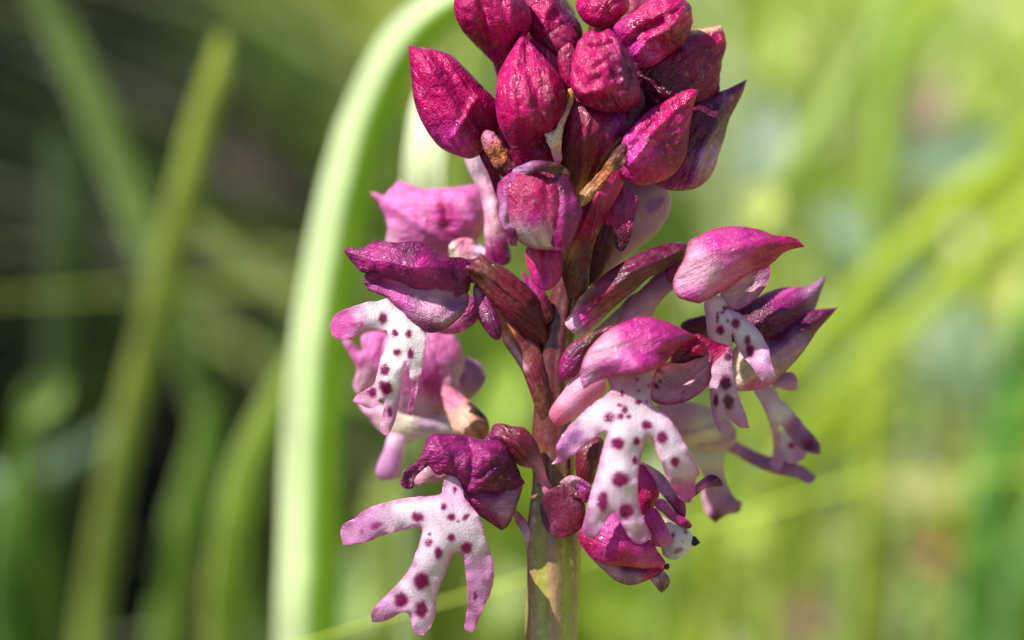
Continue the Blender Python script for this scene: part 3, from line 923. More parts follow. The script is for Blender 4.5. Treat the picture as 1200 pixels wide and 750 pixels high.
# ------------------------------------------------------------------ the orchid
foot = at(640, 820, 2)
BASE = Vector((foot.x - 0.004, foot.y + 0.006, 0.0))
orchid = bpy.data.objects.new('orchid', None)
orchid.location = BASE
orchid.empty_display_size = 0.01
orchid['label'] = 'magenta orchid spike with wrinkled buds above white purple-spotted flowers'
orchid['category'] = 'orchid'
link(orchid)


def stem_col(t, w):
    # t 0 at the apex, 1 at the ground
    up = np.array(C['brown']) * 0.35 + np.array(C['maroon']) * 0.4
    gr = np.array((0.22, 0.23, 0.03)); pk = np.array((0.25, 0.13, 0.075))
    s = 0.5 + 0.5 * math.cos(6 * w)
    low = gr * (1 - s) + pk * s
    f = min(1, max(0, (t - 0.66) / 0.16))
    return tuple(up * (1 - f) + low * f)


STEM = [(715, -40, 0, 5), (708, 30, 0, 17), (698, 130, 0, 21), (684, 230, 0, 18), (668, 320, 0, 16), (652, 400, 0, 19), (647, 460, 0, 20), (649, 550, 0, 24), (649, 640, 0, 32), (646, 740, 0, 30), (641, 830, 0, 30)]
g_k = PXMM / MM


def stem_path():
    path = list(STEM)
    return path


def build_stem():
    o = tube('stem', orchid, STEM, ribs=6, rib=0.07, cfun=lambda t, w: stem_col(t, w), per=16)
    return o


build_stem()


def lower_stem():
    # the shaft from just under the frame to the soil, with a leaf sheath
    a = at(641, 826, 0) - BASE
    n, seg = 24, 24
    vs, ks, fs = [], [], []
    for i in range(n + 1):
        t = i / n
        p = a * (1 - t) ** 1 + Vector((0, 0, -0.004)) * t
        p.x = a.x * (1 - t) ** 1.5; p.y = a.y * (1 - t) ** 1.5
        r = 0.00146 + 0.0006 * t + (0.0004 if t > 0.35 else 0) * min(1, (t - 0.35) * 8)
        for k in range(seg):
            th = 2 * math.pi * k / seg
            rr = r * (1 + 0.05 * math.cos(6 * th))
            vs.append((p.x + rr * math.cos(th), p.y + rr * math.sin(th), p.z))
            ks.append((0.20, 0.27, 0.05))
        if i:
            for k in range(seg):
                k2 = (k + 1) % seg
                fs.append(((i - 1) * seg + k, i * seg + k, i * seg + k2, (i - 1) * seg + k2))
    me = bpy.data.meshes.new('stem_base'); me.from_pydata(vs, [], fs)
    ca = me.color_attributes.new('pigment', 'FLOAT_COLOR', 'POINT')
    ca.data.foreach_set('color', np.c_[np.array(ks), np.ones(len(ks))].ravel())
    me.polygons.foreach_set('use_smooth', [True] * len(me.polygons))
    me.materials.append(MAT['stem'])
    link(bpy.data.objects.new('stem_base', me), orchid)


lower_stem()

W_BUD = (0.20, 15.0)

# ---- buds, topmost first
b = body('bud', orchid, '676,5 683,22 694,30 708,32 722,24 736,8 728,-18 708,-34! 690,-18', z=-1.8, kf=0.9, kb=0.7, col='mag', mat='bud', rough=W_BUD, label='small bud at the very top of the spike')
b = body('bud', orchid, '616,-2 617,24 622,40 632,54 646,66 662,82 674,84 679,62 682,42 678,26 666,12 655,-5 640,-20 624,-16', z=0.0, kf=0.9, kb=0.8, col='mag', cc=[(640, 30, 'mag'), (668, 20, 'dpur'), (660, 70, 'deep')], mat='bud', rough=W_BUD, ridges=[('652,-10 640,20 636,50', 0.25, 6)], label='bud behind the slender pointed one at the top')
body('ovary', b, '622,45 650,52 676,60 702,60 708,110 692,140 668,190 655,215 645,190 640,150 632,100', z=[(650, 60, -0.4), (655, 200, -1.2)], kf=0.6, kb=0.6, col='red', cc=[(650, 70, 'red'), (690, 70, 'deep'), (660, 130, 'red'), (655, 190, 'deep')], mat='ovary', rough=(0.12, 14), ridges=[('640,60 652,120 655,200', 0.3, 6), ('672,64 670,130 660,190', -0.3, 5)])
b = body('bud', orchid, '534,5 535,18 538,26 545,38 554,48 564,58 576,70 584,79 591,76 599,64 609,50 618,36 621,22 617,8 606,-10 588,-28 566,-42! 545,-22', z=[(540, 0, -2.5), (600, 10, -2.0), (585, 75, -0.5)], kf=0.85, kb=0.8, mat='bud', cc=[(560, 20, 'mag'), (590, 30, 'mag'), (550, 40, 'deep'), (570, -30, 'dpur')], rough=W_BUD, ridges=[('575,75 570,50 566,20 560,-20', -0.35, 5), ('588,70 600,40 600,5', 0.25, 6)], label='lit bud high on the side of the spike, above the lowest pointed one')
body('ovary', b, '580,72 590,70 600,80 606,110 612,150 600,150 590,110', z=0.5, kf=0.8, kb=0.8, col='deep', mat='ovary')
b = body('bud', orchid, '481,56! 492,58 506,60 520,63 532,69 541,78 551,88 564,102 574,112 582,122 585,138 581,154 570,170 560,179 550,183 540,181 528,177 516,170 507,160 498,146 490,128 486,110 484,90 482,72', z=[(482, 58, -2.0), (585, 140, -1.0), (545, 180, -1.5)], kf=0.8, kb=0.8, col='mag', cc=[(520, 120, 'mag'), (545, 105, 'mag'), (500, 75, 'mag'), (560, 150, 'deep'), (530, 170, 'hot')], mat='bud', rough=(0.18, 16), edge=('dpur', 3, 0.6), ridges=[('486,62 520,110 548,165', 0.35, 9), ('510,62 540,110 565,150', -0.3, 5), ('532,160 545,140 556,118', 0.4, 4), ('484,80 500,120 520,160', -0.2, 5)], label='pointed bud jutting out sideways, lowest on its side')
body('ovary', b, '562,176 572,172 580,186 586,204 592,224 600,244 590,246 580,226 573,206', z=[(565, 175, -1.4), (595, 245, -0.6)], kf=0.8, kb=0.8, col='deep', mat='ovary')
body('bract', b, '563,164 568,153 578,154 586,163 596,178 605,195 604,203 589,207 580,197 573,185 566,174', z=[(566, 160, -3.2), (600, 203, -3.0)], kf=0.3, shell=0.15, cc=[(570, 160, 'rose'), (583, 180, 'orange'), (597, 200, 'maroon')], mat='bract', rough=(0.12, 7), jag=1.2, edge=('maroon', 2.5, 0.7))
b = body('bud', orchid, '612,41! 604,56 594,72 586,88 583,106 583,130 587,148 594,162 602,176 610,192 632,198 656,194 648,178 643,163 648,154 656,142 662,122 660,102 650,84 634,66 621,52', z=[(612, 42, -3.0), (620, 120, -3.8), (630, 195, -2.2)], kf=0.75, kb=0.8, mat='bud', cc=[(600, 80, 'mag'), (620, 130, 'mag'), (650, 120, 'deep'), (625, 180, 'deep')], rough=(0.18, 14), ridges=[('612,42 603,66 598,100 604,140', 0.22, 5), ('618,52 616,80 628,100 634,140 636,170', -0.35, 6), ('640,78 650,110 640,150', 0.2, 8)], edge=('pur', 2.5, 0.5), label='slender pointed bud with a ridge, in front below the top')
b = body('bud', orchid, '671,79 674,62 677,54 683,44 692,37 702,40 714,36 722,44 731,54 739,66 745,84 749,104 748,118 737,127 720,131 700,127 684,119 673,107 669,94', z=-4.2, kf=0.75, kb=0.9, mat='bud', cc=[(690, 70, 'mag'), (705, 100, 'mag'), (735, 80, 'dpur'), (720, 122, 'deep')], rough=(0.30, 14), ridges=[('722,44 728,70 730,96', 0.4, 4), ('722,44 737,68 743,92', 0.3, 3), ('674,108 690,110 704,105', 0.5, 6), ('684,56 700,56 716,52', -0.3, 5)], jag=1.5, label='crinkled blunt bud facing out in the middle of the top cluster')
body('ovary', b, '668,108 690,122 720,129 747,118 738,150 716,176 700,202 688,228 676,246 662,250 658,216 658,190 661,160 663,130', z=[(700, 125, -3.0), (670, 240, -1.6)], kf=0.55, kb=0.6, mat='ovary', cc=[(700, 140, 'deep'), (730, 140, 'pur'), (670, 140, 'deep'), (690, 190, 'maroon'), (672, 235, 'orange'), (664, 200, 'brown')], ridges=[('690,122 684,170 672,240', 0.25, 5), ('715,128 700,180 684,230', -0.25, 5)], rough=(0.08, 12))
body('bract', b, '638,157! 649,152 657,138 663,120 666,104 673,106 672,118 665,136 660,152 658,172 658,190 653,194 646,178', z=[(640, 158, -4.0), (668, 106, -3.8), (655, 190, -3.4)], kf=0.25, shell=0.12, mat='bract', cc=[(642, 162, 'cream'), (668, 110, 'tan'), (660, 130, 'peach'), (655, 170, 'peach'), (654, 188, 'rose')], rough=(0.10, 6), jag=1.2)
b = body('bud', orchid, '720,33 728,24 740,18 752,8 772,-8 796,-4 808,10 810,22 808,34 803,46 797,54 784,63 772,72 760,78 749,78 741,66 734,54 726,44', z=[(725, 35, -2.5), (800, 10, -2.5), (760, 75, -2.0)], kf=0.75, kb=0.8, mat='bud', cc=[(760, 30, 'mag'), (800, 20, 'mag'), (752, 65, 'hot'), (795, 45, 'deep')], rough=(0.30, 14), ridges=[('736,52 750,36 775,26', -0.45, 4), ('745,66 760,46 786,34 800,14', 0.35, 4), ('730,26 760,20 790,8', 0.2, 4)], jag=1.4, label='wrinkled bud beside the crinkled blunt one, cut by the top edge')
b = body('bud', orchid, '738,70 752,58 776,52 796,46 808,38 826,36 843,32! 847,42 848,58 844,72 842,90 841,104 830,120 815,132 790,142 765,152 736,166 726,146 745,118', z=[(750, 85, -1.0), (845, 40, -0.2), (740, 155, -0.5)], kf=0.55, kb=0.8, mat='bud', cc=[(780, 110, 'dark'), (830, 60, 'deep'), (750, 140, 'dark'), (840, 44, 'mag')], rough=(0.2, 12), lines=[('806,38 826,35 846,32', 'straw', 3, 0.9)], ridges=[('800,60 820,90 800,130', 0.3, 8)], jag=1.6, label='shaded bud with a straw-coloured dry rim')  # dark pigment stands in for the shadow of neighbouring buds
body('ovary', b, '732,66 762,78 764,120 742,160 716,196 694,232 680,256 670,248 682,210 706,160 722,110', z=[(750, 80, -0.6), (680, 245, -0.8)], kf=0.6, kb=0.6, mat='ovary', cc=[(745, 100, 'dark'), (715, 170, 'deep'), (690, 225, 'maroon')], rough=(0.10, 12), ridges=[('748,84 726,150 684,240', 0.3, 5)])
b = body('bud', orchid, '873,96! 868,112 860,128 853,142 848,162 842,180 838,194 830,208 818,217 800,221 782,219 765,208 776,190 788,150 806,125 830,114 850,107', z=[(870, 100, 0.0), (800, 215, -1.5), (790, 150, -1.5)], kf=0.6, kb=0.8, mat='bud', cc=[(860, 112, 'dpur'), (825, 135, 'dark'), (835, 185, 'mauve'), (800, 212, 'pur'), (815, 160, 'dark')], rough=(0.16, 12), ridges=[('872,98 846,120 832,160 812,212', 0.35, 6)], lines=[('856,112 846,116', 'mauve', 3, 0.6)], label='dark pointed bud leaning furthest out beside the shaded one')  # pigment darkened to imitate the shade on this bud
b = body('bud', orchid, '817,108! 806,107 794,112 780,120 764,128 752,138 742,149 732,162 728,176 728,190 731,203 740,211 754,215 772,211 788,203 798,192 804,176 807,150 812,122', z=[(815, 110, -3.2), (735, 200, -3.6)], kf=0.62, kb=0.8, mat='bud', cc=[(780, 130, 'mag'), (745, 180, 'hot'), (790, 180, 'deep'), (760, 205, 'red')], rough=(0.24, 12), label='bright lit bud slanting up in front of the dark pointed one')
body('sepal', b, '817,108! 806,106 794,111 780,119 764,127 752,137 741,149 731,162 727,177 729,190 734,198 744,199 758,193 772,178 784,160 795,140 806,126 814,117', z=[(815, 110, -3.6), (735, 195, -4.6)], kf=0.65, shell=0.2, mat='bud', cc=[(790, 125, 'mag'), (745, 180, 'hot'), (770, 160, 'mag')], rough=(0.26, 11), ridges=[('812,112 770,150 742,190', 0.25, 4), ('800,114 750,160 736,186', -0.2, 4)], jag=0.8)
body('bract', b, '733,167 722,174 714,186 706,196 698,206 686,218 677,230 680,243! 690,238 702,223 718,203 729,197 735,183', z=[(730, 170, -5.0), (680, 240, -4.2)], kf=0.25, shell=0.14, mat='bract', cc=[(728, 176, 'maroon'), (712, 196, 'orange'), (684, 230, 'tan'), (724, 190, 'brown')], rough=(0.13, 6), jag=1.3, edge=('maroon', 2.0, 0.5))
body('ovary', b, '717,186 727,200 731,212 722,234 710,256 698,282 692,310 686,345 672,352 660,330 656,300 668,280 677,258 685,238 701,215', z=[(722, 195, -3.6), (672, 340, -1.6)], kf=0.7, kb=0.7, mat='ovary', cc=[(712, 215, 'mag'), (700, 250, 'deep'), (680, 262, 'mag'), (672, 310, 'brown'), (664, 300, 'orange'), (690, 300, 'maroon')], ridges=[('716,190 692,240 668,292', 0.3, 4), ('725,215 704,260 684,320', -0.2, 4)], rough=(0.08, 12))
body('sepal', b, '720,222 734,220 748,234 743,260 737,284 728,295 721,290 720,272 716,264 709,263 708,256 713,246', z=-3.2, kf=0.2, shell=0.2, mat='sepal', cc=[(730, 235, 'pur'), (712, 258, 'mag'), (728, 285, 'dark')], rough=(0.08, 8))

# ---- small dark bracts wedged between the buds
body('bract', orchid, '655,60 668,50 677,70 674,110 666,124 657,92', z=-2.6, kf=0.4, shell=0.2, mat='ovary', col='deep', rough=(0.1, 9))
body('bract', orchid, '740,92 754,108 750,150 735,168 726,152 733,120', z=-3.2, kf=0.4, shell=0.2, mat='ovary', col='dark', rough=(0.1, 9))
body('bract', orchid, '584,138 600,162 614,190 610,204 594,190 580,162', z=-1.6, kf=0.4, shell=0.2, mat='ovary', col='deep', rough=(0.1, 9))
body('bract', orchid, '636,42 655,28 676,38 672,64 650,66', z=-1.4, kf=0.4, shell=0.2, mat='ovary', col='deep', rough=(0.1, 9))
body('bract', orchid, '690,246 712,236 730,262 716,300 698,330 684,338 684,300', z=-0.8, kf=0.4, shell=0.2, mat='ovary', cc=[(710, 250, 'dark'), (695, 310, 'maroon')], rough=(0.1, 9))
body('bract', orchid, '612,318 626,330 640,344 648,372 640,380 624,352', z=-1.2, kf=0.4, shell=0.2, mat='ovary', cc=[(620, 326, 'pur'), (642, 368, 'maroon')], rough=(0.1, 9))

# ---- pale flower opening behind the bright bud
f = body('flower', orchid, '696,222 722,200 765,207 783,222 786,244 777,264 763,280 746,292 726,310 706,334 690,332 694,300 704,262', z=[(740, 210, 1.0), (700, 330, 1.5), (785, 260, 1.5)], kf=0.5, kb=0.6, mat='lip', cc=[(770, 265, 'dusty'), (740, 220, 'mauve'), (720, 290, 'dusty'), (780, 250, 'dusty'), (705, 325, 'dusty')], spots=[(766, 240, 13, 7, 'violet', 0.8, -35)], rough=(0.05, 16), label='pale mauve flower still closed under the bright lit bud')

# ---- the half-open flower in the middle
f = body('flower', orchid, '583,216 590,208 598,202 606,198 618,194 631,191 646,193 660,198 667,210 671,224 681,246 678,258 672,272 666,286 656,292 644,293 630,292 618,289 608,283 600,276 590,262 586,240', z=-4.2, kf=0.85, kb=0.7, mat='sepal', cc=[(630, 215, 'mag'), (630, 230, 'mag'), (630, 245, 'mag'), (626, 256, 'hot'), (620, 281, 'white'), (634, 286, 'white'), (632, 273, 'pale'), (655, 260, 'mag'), (660, 235, 'deep'), (640, 203, 'deep'), (612, 215, 'mag'), (600, 230, 'mag')], rough=(0.10, 12), ridges=[('642,206 640,240 644,285', -0.15, 4)], edge=('deep', 3, 0.5), label='half-open magenta flower hanging in the middle of the spike')
body('petal', f, '588,210 598,203 608,200 617,207 621,222 614,238 608,256 607,272 606,288! 599,288 591,272 584,255 585,240 582,226', z=[(600, 205, -5.0), (600, 280, -5.2)], kf=0.55, shell=0.25, mat='sepal', cc=[(600, 220, 'pur'), (612, 225, 'pink'), (592, 250, 'lilac'), (600, 278, 'dpur')], rough=(0.14, 9), ridges=[('612,212 604,240 596,262', -0.3, 4)], edge=('hot', 2, 0.6))
body('petal', f, '640,204 650,197 661,199 668,212 674,228 683,247! 676,266 667,286 654,294 647,288 643,270 640,252 644,236 643,220', z=[(655, 205, -5.2), (655, 290, -5.4)], kf=0.55, shell=0.25, mat='sepal', cc=[(655, 215, 'dpur'), (660, 250, 'pur'), (650, 280, 'pur'), (643, 240, 'pink')], rough=(0.10, 9), ridges=[('652,204 662,240 656,284', 0.2, 6)], edge=('hot', 2, 0.5))
body('sepal', f, '600,201 612,193 631,188 648,190 662,196 668,208 656,208 640,202 622,203 608,209', z=[(600, 203, -4.8), (632, 195, -6.3), (665, 205, -5.2)], kf=0.4, shell=0.25, mat='bract', cc=[(630, 196, 'dpur'), (655, 200, 'brown'), (618, 198, 'mauve')], rough=(0.12, 7), jag=1.0)
body('ovary', f, '617,290 656,292 660,314 655,330 639,341 629,335 620,318 616,304', z=-3.0, kf=0.7, kb=0.7, mat='ovary', cc=[(630, 300, 'red'), (650, 315, 'mag'), (640, 335, 'hot')], ridges=[('636,290 638,338', -0.35, 3)])

# ---- pink flower behind, high on the side of the arching blade
f = body('flower', orchid, '433,225! 441,226 450,229 456,222 463,216 467,211! 480,216 496,221 514,220 532,219 548,217 560,216 566,226 570,250 568,266 562,278 552,292 540,305 500,312 470,310 452,300 452,282 454,270 452,256 447,244', z=[(440, 228, 5.5), (560, 240, 4.5), (500, 305, 6.0)], kf=0.6, shell=0.3, mat='sepal', cc=[(470, 240, 'glow'), (520, 225, 'glow'), (480, 285, 'glow'), (525, 250, 'hot'), (550, 245, 'glow'), (455, 290, 'pale')], rough=(0.10, 12), ridges=[('455,238 490,262 530,290', 0.3, 6), ('520,232 526,262', -0.4, 8), ('545,235 560,260', 0.3, 8)], lines=[('520,236 526,272', 'mag', 7, 0.7), ('496,240 505,262', 'rose', 5, 0.5)], label='bright pink flower behind, highest on the side of the arching blade')
body('sepal', f, '545,183 560,181 568,190 576,212 584,236 588,262 595,282 597,308 572,312 568,285 567,250 561,222 552,205', z=[(550, 185, 3.5), (585, 300, 2.5)], kf=0.5, shell=0.3, mat='sepal', cc=[(555, 195, 'blush'), (572, 225, 'pale'), (575, 262, 'dusty'), (585, 295, 'pur')])
body('bract', f, '526,290 532,282 542,279 556,281 568,291 578,303 560,312 534,312', z=3.0, kf=0.25, shell=0.2, mat='bract', cc=[(545, 290, 'rose'), (565, 295, 'blush'), (530, 300, 'cream')], rough=(0.1, 7))

# ---- dark hooded flower on the side of the arching blade
f = body('flower', orchid, '402,293! 408,290 424,291 433,285 444,281.6 456,283.6 470,284 482,282 494,284 504,289 515,296 527,301 543,302 553,312 552,328 549,342 541,348 530,349 514,347 498,343 484,339 470,331 450,325 436,318 428,320 422,318 415,310 408,302', z=[(404, 294, -2.4), (480, 310, -3.2), (548, 325, -1.6)], kf=0.55, shell=0.3, mat='sepal', cc=[(420, 300, 'pur'), (460, 302, 'pur'), (500, 312, 'hot'), (440, 316, 'hot'), (470, 322, 'pur'), (520, 335, 'pur'), (540, 325, 'dpur'), (480, 290, 'dpur')], rough=(0.12, 10), edge=('dpur', 3, 0.8), ridges=[('405,296 450,306 510,318 545,330', 0.15, 8), ('430,292 470,300 520,308', -0.12, 5)], label='dark purple hooded flower pointing at the arching blade')
body('sepal', f, '429,319 427,332 431,339 442,344 453,349 464,360 478,374 490,384 502,390 514,389 525,384 535,376 545,364 550,348 540,336 510,330 470,322 445,314', z=[(430, 325, -2.2), (505, 385, -3.0), (545, 345, -1.6), (490, 345, -2.4)], kf=0.5, shell=0.3, mat='sepal', cc=[(440, 332, 'pur'), (470, 352, 'pink'), (510, 362, 'pale'), (530, 350, 'mauve'), (500, 386, 'dpur'), (490, 345, 'mauve'), (440, 340, 'pink')], rough=(0.12, 9), edge=('dpur', 3.5, 0.8), ridges=[('440,330 490,352 540,352', -0.35, 6), ('520,378 540,362', 0.3, 4)])
body('sepal', f, '557,332 566,336 576,353 584,371 588,388 585,398 578,397 568,386 560,372 555,354', z=[(560, 335, -1.0), (584, 394, -1.8)], kf=0.5, shell=0.3, mat='sepal', cc=[(565, 350, 'pur'), (578, 380, 'dpur'), (560, 345, 'mauve')], edge=('dpur', 2.5, 0.7))
body('petal', f, '505,385 530,368 552,345 562,350 562,372 550,384 528,392', z=0.6, kf=0.5, shell=0.3, mat='sepal', cc=[(530, 380, 'pink'), (555, 365, 'pur')])
body('ovary', f, '526,302 556,303 564,297! 572,303 590,312 606,324 620,336 632,348 638,362 642,384 642,404 620,398 602,384 588,370 578,358 568,346 556,333 540,330', z=[(535, 315, -1.2), (600, 345, -1.2), (640, 395, -0.6)], kf=0.65, kb=0.7, mat='ovary', cc=[(550, 312, 'dark'), (590, 335, 'maroon'), (630, 375, 'maroon'), (565, 320, 'brown')], ridges=[('530,310 570,320 612,352 640,392', 0.25, 5)], rough=(0.06, 12))
body('bract', f, '559,331 574,344 592,357 613,374 628,392 637,415 643,445 646,490 641,506! 628,480 618,452 611,434 601,418 591,404 586,391 582,370 571,348', z=[(562, 334, 0.2), (600, 385, -0.2), (632, 470, -0.8)], kf=0.6, kb=0.5, mat='ovary', cc=[(575, 350, 'peach'), (590, 366, 'orange'), (610, 395, 'maroon'), (600, 385, 'orange'), (625, 440, 'maroon'), (640, 470, 'brown'), (642, 500, 'brown')], lines=[('588,392 600,406 616,432', 'pale', 3, 0.8)], rough=(0.08, 9))
body('lip', f, '387,380 391,371 398,365 410,360 426,355 444,352 456,350 472,364 486,376 499,388 499,401 497,419 495,433 491,443 489,457 486,471 483,483 480,487! 477,480 481,465 483,449 478,437 475,424 473,432 471,445 469,461 467,475 464,490 458,504 452,510 446,506 446,497 449,482 450,471 447,468 442,475 434,479 426,476 413,470! 418,463 428,457 438,450 441,441 446,421 451,407 453,388 444,387 434,386 422,392 410,396 396,398 389,392', z=[(390, 380, -2.0), (450, 360, -2.4), (480, 395, -2.8), (460, 440, -3.4), (482, 484, -2.6), (452, 505, -3.0), (416, 470, -2.4), (430, 375, -2.6)], kf=0.22, shell=0.26, step=2.3, mat='lip',
     cc=[(470, 390, 'bright'), (460, 420, 'bright'), (440, 365, 'bright'), (455, 450, 'bright'), (408, 375, 'pink'), (395, 385, 'pink'), (422, 372, 'blush'), (452, 500, 'pale'), (420, 470, 'pale'), (482, 470, 'lilac'), (490, 420, 'bright')], edge=('pink', 3.4, 0.5), rough=(0.012, 12),
     spots=[(449, 373, 5, 7), (463, 391, 4, 5), (479, 391, 3.6, 5), (465, 413, 5, 4), (481, 415, 4, 6.5), (451, 433, 5.5, 7), (452, 455, 7, 9, 'spot', 1, -30), (436, 460, 5.5, 6), (457, 483, 3, 6.5), (415, 381, 4, 3, 'hot', .7), (423, 379, 3, 3, 'hot', .7), (403, 383, 3, 3, 'hot', .5), (484, 462, 2, 20, 'mag', .8, 8)])

# ---- pink flower behind the spotted lip
f = body('flower', orchid, '455,392 480,384 505,384 522,388 536,397 543,415 544,432 538,446 545,462 530,480 505,490 480,492 462,480 450,455 446,420', z=[(460, 400, 4.0), (535, 410, 4.5), (500, 485, 5.0)], kf=0.6, shell=0.3, mat='sepal', cc=[(470, 430, 'glow'), (525, 410, 'glow'), (510, 445, 'hot'), (530, 440, 'pale'), (490, 480, 'pale'), (505, 415, 'glow')], rough=(0.08, 12), ridges=[('520,440 500,420 490,400', -0.4, 8)], edge=('pale', 4, 0.5), label='pink flower seen from behind, half hidden by the dark hooded one')
body('petal', f, '402,399 412,400 424,412 424,394 440,388 454,392 452,420 444,444 432,456 420,462 414,452 418,432 410,416', z=[(405, 402, 4.2), (450, 400, 4.6), (420, 455, 5.0)], kf=0.5, shell=0.3, mat='sepal', cc=[(410, 406, 'glow'), (440, 400, 'glow'), (428, 440, 'pale'), (420, 420, 'glow')], rough=(0.08, 10))
body('petal', f, '540,420 552,420 564,428 570,442 564,456 552,468 540,478 530,470', z=5.5, kf=0.5, shell=0.3, mat='sepal', cc=[(545, 440, 'lilac'), (562, 440, 'mauve'), (540, 465, 'dusty')])
body('sepal', f, '420,472 440,472 470,480 500,482 530,492 536,506 520,512 496,514 474,520 456,512 440,500 428,486', z=5.0, kf=0.6, shell=0.3, mat='sepal', cc=[(430, 480, 'pale'), (470, 500, 'cream'), (505, 500, 'blush'), (525, 500, 'white')], rough=(0.08, 12))
body('ovary', f, '515,448 530,454 548,468 562,480 571,490 574,504 569,516 552,514 534,508 526,492 520,474', z=[(520, 455, 3.8), (568, 508, 2.0)], kf=0.6, kb=0.7, mat='bract', cc=[(530, 465, 'rose'), (545, 490, 'peach'), (560, 500, 'tan'), (566, 485, 'maroon')], rough=(0.1, 8))
body('spur', f, '457,508 475,512 473,530 470,548 468,559 458,563 447,563 440,556 441,546 449,528', z=4.5, kf=0.7, kb=0.7, mat='lip', cc=[(465, 515, 'blush'), (455, 550, 'lilac'), (462, 535, 'lilac')])

# ---- pink hooded flower furthest up on the open side
f = body('flower', orchid, '943,289! 934,280 920,276 906,275 894,270 880,267 864,265 848,265.6 834,269 820,276 808,282 804,292 802,302 794,316 789,328 789,338 794,348 806,353 820,356! 832,350 846,342 860,333 874,323 888,317 900,312 908,306 916,298 926,293', z=[(940, 290, -3.6), (865, 290, -4.0), (795, 335, -3.4), (820, 352, -4.2)], kf=0.8, shell=0.3, mat='sepal', cc=[(930, 285, 'mag'), (880, 278, 'hot'), (840, 285, 'hot'), (815, 310, 'pale'), (805, 330, 'pale'), (830, 320, 'pale'), (810, 348, 'pink'), (860, 315, 'pink'), (895, 300, 'mag'), (845, 340, 'pink')], rough=(0.09, 9), edge=('mag', 2.5, 0.7), ridges=[('940,288 890,285 840,292 800,312', 0.2, 7), ('930,290 880,308 840,332', -0.1, 6)], label='pink hooded flower with a pointed beak above its drooping spotted lip')
body('sepal', f, '844,344 860,331 876,320 890,314 901,311 902,324 897,336 888,348 876,358 864,363 853,361 847,352', z=[(850, 350, -2.6), (898, 320, -2.2)], kf=-0.35, shell=0.3, mat='sepal', cc=[(880, 335, 'dusty'), (860, 350, 'dusty'), (895, 330, 'mauve')], edge=('hot', 3, 0.7), rough=(0.06, 10))
body('sepal', f, '806,286 800,306 790,332 783,330 779,316 783,302 776,290 790,286', z=-2.4, kf=0.6, shell=0.3, mat='sepal', cc=[(785, 320, 'pur'), (798, 295, 'dpur')], edge=('dpur', 3, 0.5))
body('ovary', f, '806,287 790,284 778,286 764,290 750,296 728,308 710,320 692,336 678,350 670,366 662,379 672,391 685,392 699,381 715,365 731,351 747,338 761,325 778,318 792,309 804,298', z=[(795, 295, -2.6), (730, 330, -3.2), (672, 382, -1.8)], kf=0.75, kb=0.7, mat='ovary', cc=[(780, 300, 'dark'), (730, 325, 'dark'), (700, 350, 'deep'), (684, 372, 'hot'), (670, 382, 'pale'), (720, 350, 'deep'), (690, 345, 'brown')], lines=[('664,378 682,344 694,336', 'peach', 3, 0.7)], ridges=[('800,294 740,318 690,362', 0.3, 5)], rough=(0.07, 11))
body('spur', f, '776,317 789,324 791,336 780,347 769,361 760,378 742,384 722,386 726,370 740,350 758,332', z=[(785, 325, -1.2), (735, 380, -1.2)], kf=0.6, kb=0.7, mat='lip', cc=[(775, 335, 'mauve'), (755, 355, 'dusty'), (735, 376, 'pale')], rough=(0.05, 10))
body('petal', f, '688,398 704,380 724,362 742,344 752,344 742,362 728,380 712,396', z=0.2, kf=0.4, shell=0.3, mat='lip', cc=[(720, 372, 'grey'), (740, 350, 'mauve')])
body('lip', f, '826,354 838,346 850,350 855,361 868,368 882,380 892,392 900,406 904,422 909,441! 902,446 894,447 888,440 878,426 868,414 862,402 858,391 858,404 859,426 862,450 868,470 875,488 878,501! 870,502 858,494 847,485 843,489 848,499 851,505! 845,507 838,497 834,482 832,465 832,445 835,425 833,405 829,390 827,372', z=[(838, 352, -2.6), (870, 385, -3.0), (905, 440, -3.4), (845, 400, -2.2), (850, 450, -2.6), (875, 498, -2.2), (845, 503, -2.4)], kf=0.2, shell=0.26, step=2.3, mat='lip', cc=[(850, 370, 'white'), (875, 390, 'white'), (850, 460, 'blush'), (900, 430, 'lilac'), (832, 380, 'pale'), (870, 490, 'lilac'), (845, 500, 'lilac'), (888, 415, 'blush')], edge=('lilac', 4, 0.7), rough=(0.012, 12),
     spots=[(862, 379, 5, 6), (876, 399, 4, 5.5), (879, 411, 4.6, 8), (844, 387, 5, 5), (841, 372, 2, 6), (853, 376, 2, 2), (849, 361, 3, 3), (846, 366, 2.5, 2), (850, 448, 7, 9, 'spotd'), (854, 471, 6.5, 9, 'spotd'), (839, 469, 3, 8, 'spotd'), (853, 418, 5, 5, 'spotd')])

